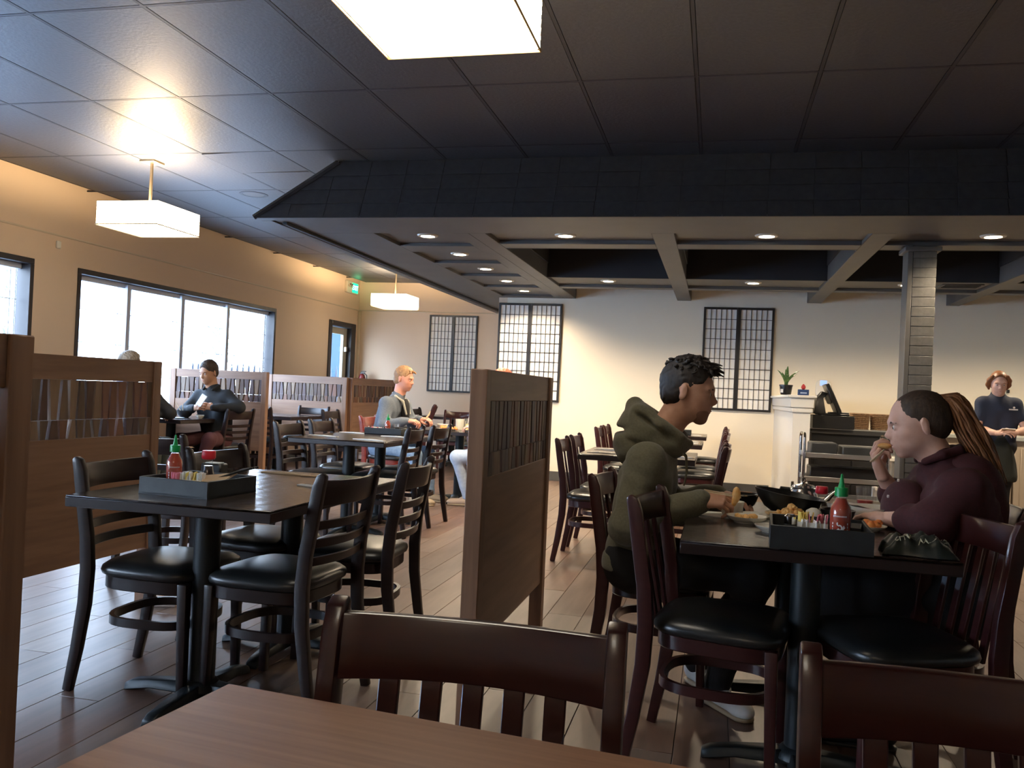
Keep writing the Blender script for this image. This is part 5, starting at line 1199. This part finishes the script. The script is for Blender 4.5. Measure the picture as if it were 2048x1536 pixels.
f=Field(.004); f.ell((.018,-.025,.035),(.026,.014,.012),k=.01); solid('bite',[f.mesh()],M_fry,c)

# --- server standing behind the counter area
J=dict(neck=(2.77,9.60,1.37),shL=(2.93,9.61,1.28),shR=(2.63,9.60,1.28),elL=(3.02,9.56,1.02),wrL=(2.88,9.38,1.00),elR=(2.585,9.56,1.01),wrR=(2.71,9.38,.985),
       hipL=(2.87,9.66,.86),hipR=(2.73,9.66,.86),knL=(2.88,9.66,.48),knR=(2.72,9.66,.48),anL=(2.88,9.68,.08),anR=(2.72,9.68,.08))
t,HM,J,hp,sh,cloth=person('standing server in a navy shirt and black skirt looking down at a pad, far right',(2.765,9.57,1.475),-95,12,J,mat('navy_shirt',(.020,.028,.055),.8,bump=.2,scale=(60,60,60)),M_blkpants,M_skinp,M_auburn,
    res=.010,hres=.006,handres=.004,sleeve=.27,tucked=.02,wr=(.004,20),torso=(.105,.105),seed=3,armr=(.050,.040,.03),legr=(.085,.058,.042),standing=True,
    hands=[((2.88,9.38,1.00),(-.8,-.3,.15),(0,-.5,.8),-1,(.5,.5,.5,.5),.4),((2.71,9.38,.985),(.8,-.3,.15),(0,-.5,.8),1,(.5,.5,.5,.5),.4)],shoes=(M_blackp,M_blackp,(0,-1,0),{}))
cloth.name='shirt'
f=Field(.010); f.seg((2.80,9.66,.93),(2.80,9.64,.55),.125,.185,k=.05); f.plane((0,0,.955),(0,0,1)); f.plane((0,0,.50),(0,0,-1)); f.noise(wrinkle(.005,30,2,(1,1,.2))); solid('apron',[f.mesh()],mat('black_apron',(.014,.017,.014),.8),t)
short_hair(t,HM,mat('copper_hair',(.20,.075,.03),.45,col2=(.28,.12,.05),scale=(60,60,20),bump=.4),front=.055,top=.004,seed=4,curl=.002,low=-.04)
f=Field(.006)
for s in (-1,1): f.chain([(.035,s*.068,.085),(.010,s*.088,.04),(-.015,s*.092,-.01),(-.03,s*.080,-.055)],[.018,.022,.022,.012],k=.02)
V,Q=f.mesh(); solid('side_hair',[(tm(V,HM),Q)],MC['copper_hair'],t)
face_parts(t,HM,M_auburn,M_lip)
MB().box(-.04,.04,-.003,.003,-.006,.006,TR(2.88,9.478,1.225)).lathe([(.010,-.003),(.010,.003)],12,TR(2.885,9.478,1.245)@RX(PI/2)).build('shirt_logo',M_print,t)
c=thing('note_pad','white order pad in the hands of the server','note pad',(2.80,9.36,1.01),0); MB().box(-.06,.06,-.045,.045,0,.008,RX(-.5)).build('sheets',M_paperw,c,bevel=.001); MB().box(-.062,.062,-.047,.047,-.003,0,RX(-.5)).build('backing_card',M_kraft,c)

# --- blond man in the grey jacket (faces +X)
J=dict(neck=(-3.195,8.40,1.095),shR=(-3.25,8.20,1.005),shL=(-3.22,8.60,1.005),elR=(-3.23,8.10,.79),wrR=(-3.01,8.16,.84),elL=(-3.12,8.66,.79),wrL=(-2.95,8.42,.85),
       hipR=(-3.34,8.28,.55),hipL=(-3.34,8.52,.55),knR=(-2.93,8.24,.50),knL=(-2.90,8.55,.50),anR=(-2.90,8.22,.09),anL=(-2.86,8.55,.09))
M_jack=mat('grey_fleece_jacket',(.105,.125,.155),.85,col2=(.135,.155,.185),scale=(90,90,90),bump=.2); M_jeans=mat('blue_jeans',(.16,.25,.38),.8,col2=(.22,.32,.46),scale=(50,50,50),bump=.2)
t,HM,J,hp,sh,cloth=person('blond man in a grey fleece jacket eating at the far food table',(-3.145,8.40,1.255),-6,10,J,M_jack,M_jeans,mat('flushed_skin',(.62,.27,.18),.5),M_auburn,
    res=.009,hres=.006,handres=.004,sleeve=1.0,tucked=.03,wr=(.005,22),torso=(.115,.110),seed=6,armr=(.062,.052,.04),legr=(.085,.066,.050),
    hands=[((-3.01,8.16,.84),(1,.3,.0),(0,-.3,1),1,(.6,.7,.7,.7),.6),((-2.95,8.42,.85),(.9,-.3,.1),(0,-.2,1),-1,(.6,.7,.7,.7),.6)],shoes=(M_sole,M_sole,(1,0,0),{}))
cloth.name='jacket'
f=Field(.008); f.ell((-3.115,8.40,.93),(.045,.055,.13),k=.02); solid('black_shirt',[f.mesh()],M_blkpants,t)
f=Field(.008); f.chain([(-3.12,8.33,1.03),(-3.20,8.32,1.08),(-3.26,8.40,1.11),(-3.20,8.48,1.08),(-3.12,8.47,1.03)],[.014]*5,k=.01); f.chain([(-3.12,8.33,1.03),(-3.085,8.345,.90)],[.014,.012],k=.01); f.chain([(-3.12,8.47,1.03),(-3.085,8.455,.90)],[.014,.012],k=.01); solid('lining_collar',[f.mesh()],mat('cream_lining',(.42,.40,.33),.8),t)
M_blond=mat('blond_hair',(.26,.13,.055),.6,col2=(.36,.20,.09),scale=(60,60,20),bump=.4)
short_hair(t,HM,M_blond,front=.060,top=.018,seed=5,curl=.004,low=-.05)
rnd=random.Random(2); sp=[]
for k in range(34):
    x=rnd.uniform(-.06,.085); y=rnd.uniform(-.055,.055); sp.append((x,y,.118-3.0*x*x-2.6*y*y-.004,rnd.uniform(.2,1),rnd.uniform(-.5,.5),rnd.uniform(.2,.7)))
hair_locks(t,'wavy_fringe',M_blond,HM,sp,7,r=.009,ln=.03)
face_parts(t,HM,M_auburn,M_lip)
c=thing('french_fry','pale food strip in the raised hand of the man in the grey jacket','food',(-2.88,8.38,.86)); MB().tube([(-.01,0,0),(.03,0,.05),(.04,.005,.085)],[.008,.009,.003],6).build('strip',mat('pale_food',(.75,.62,.36),.6),c); c.name='food_strip'

# --- man in black by the window, facing us
J=dict(neck=(-5.265,8.25,1.075),shR=(-5.43,8.27,.985),shL=(-5.09,8.25,1.00),elR=(-5.50,8.10,.815),wrR=(-5.30,7.98,.86),elL=(-4.90,8.20,.885),wrL=(-5.10,8.02,.875),
       hipR=(-5.27,8.33,.54),hipL=(-5.10,8.20,.54),knR=(-5.45,7.98,.52),knL=(-5.02,7.85,.55),anR=(-5.40,7.95,.09),anL=(-5.12,7.75,.09))
t,HM,J,hp,sh,cloth=person('man in a black pullover looking at his phone by the window',(-5.29,8.20,1.235),-100,16,J,mat('black_pullover',(.009,.011,.014),.8,bump=.2,scale=(70,70,70)),mat('burgundy_trousers',(.060,.014,.018),.8),mat('tan_skin',(.45,.23,.13),.5),M_brhair,
    res=.009,hres=.006,handres=.004,sleeve=1.0,tucked=.03,wr=(.004,20),torso=(.115,.115),seed=4,armr=(.058,.050,.038),legr=(.085,.068,.050),
    hands=[((-5.30,7.98,.86),(.9,-.2,.25),(-.2,-.9,.3),1,(.6,.7,.8,.8),.5),((-5.10,8.02,.875),(-.9,-.2,.15),(.2,-.9,.3),-1,(.5,.6,.7,.8),.5)],shoes=(M_blackp,M_blackp,(-.4,-.9,0),{}))
cloth.name='pullover'
f=Field(.008); f.chain([(-5.32,8.17,1.06),(-5.34,8.25,1.10),(-5.265,8.31,1.115),(-5.19,8.25,1.10),(-5.21,8.17,1.06)],[.016,.018,.018,.018,.016],k=.01); solid('zip_collar',[f.mesh()],MC['black_pullover'],t)
short_hair(t,HM,M_brhair,front=.066,top=.016,side=.006,seed=11,curl=.004,low=-.04)
face_parts(t,HM,M_brhair,M_lip)
c=thing('phone','white edged phone in the hands of the man in black','phone',(-5.19,7.925,.93),0); MB().box(-.036,.036,-.004,.004,-.045,.085,RX(-.25)@RY(.45)).build('body',mat('white_phone',(.75,.78,.82),.3),c,bevel=.003); MB().box(-.030,.030,-.0052,-.0045,-.035,.075,RX(-.25)@RY(.45)).build('screen',mat('lit_screen',(.6,.75,.9),.3,emit=.9,ecol=(.7,.85,1)),c)

# --- companion mostly behind the left partition
J=dict(neck=(-5.50,7.22,1.11),shR=(-5.47,7.05,1.02),shL=(-5.40,7.38,1.02),elR=(-5.28,7.12,.80),wrR=(-5.30,7.38,.80),elL=(-5.22,7.46,.82),wrL=(-5.40,7.58,.81),
       hipR=(-5.58,7.10,.54),hipL=(-5.52,7.32,.54),knR=(-5.16,7.18,.54),knL=(-5.20,7.40,.52),anR=(-5.18,7.22,.09),anL=(-5.24,7.40,.09))
t,HM,J,hp,sh,cloth=person('person in a dark jacket half hidden behind the left partition by the window',(-5.52,7.24,1.275),50,6,J,mat('dark_jacket',(.016,.017,.020),.8),mat('dark_green_trousers',(.03,.035,.028),.8),MC['tan_skin'],M_brhair,
    res=.010,hres=.006,handres=.0045,sleeve=1.0,tucked=.03,torso=(.115,.11),seed=2,armr=(.06,.052,.04),
    hands=[((-5.30,7.38,.80),(0,1,0),(0,0,1),1,(.4,.5,.5,.5),.4),((-5.40,7.58,.81),(0,1,0),(0,0,1),-1,(.4,.5,.5,.5),.4)],shoes=(M_blackp,M_blackp,(1,.2,0),{}))
cloth.name='jacket'
short_hair(t,HM,mat('greying_hair',(.20,.16,.12),.5,col2=(.33,.27,.2),scale=(60,60,20),bump=.5),front=.06,top=.012,seed=8,curl=.005); face_parts(t,HM,M_brhair,M_lip)

# --- red haired person behind the middle partition (faces -X)
J=dict(neck=(-2.06,8.47,1.12),shL=(-2.02,8.28,1.03),shR=(-2.03,8.66,1.03),elL=(-2.12,8.22,.81),wrL=(-2.33,8.30,.81),elR=(-2.12,8.72,.82),wrR=(-2.30,8.58,.82),
       hipL=(-1.98,8.36,.55),hipR=(-1.98,8.58,.55),knL=(-2.52,8.34,.50),knR=(-2.45,8.60,.50),anL=(-2.42,8.42,.10),anR=(-2.36,8.62,.10))
t,HM,J,hp,sh,cloth=person('red haired person in light jeans mostly hidden behind the middle partition',(-2.12,8.47,1.275),180,6,J,mat('grey_green_top',(.16,.24,.20),.8),mat('light_blue_jeans',(.42,.52,.68),.8,col2=(.52,.62,.76),scale=(40,40,40),bump=.2),M_skinp,M_auburn,
    res=.010,hres=.006,handres=.0045,sleeve=1.0,tucked=.03,torso=(.105,.11),seed=7,armr=(.05,.044,.034),legr=(.088,.066,.046),
    hands=[((-2.33,8.30,.81),(-1,.1,0),(0,-.2,1),-1,(.6,.6,.6,.6),.5),((-2.30,8.58,.82),(-1,-.1,0),(0,0,1),1,(.5,.5,.5,.5),.5)],shoes=(mat('tan_shoe',(.45,.33,.24),.6),M_sole,(-1,-.1,0),{}))
cloth.name='top'
short_hair(t,HM,mat('bright_red_hair',(.42,.07,.035),.5,col2=(.55,.13,.07),scale=(60,60,20),bump=.4),front=.06,top=.014,seed=9,curl=.004,low=-.09); face_parts(t,HM,M_auburn,M_lip)
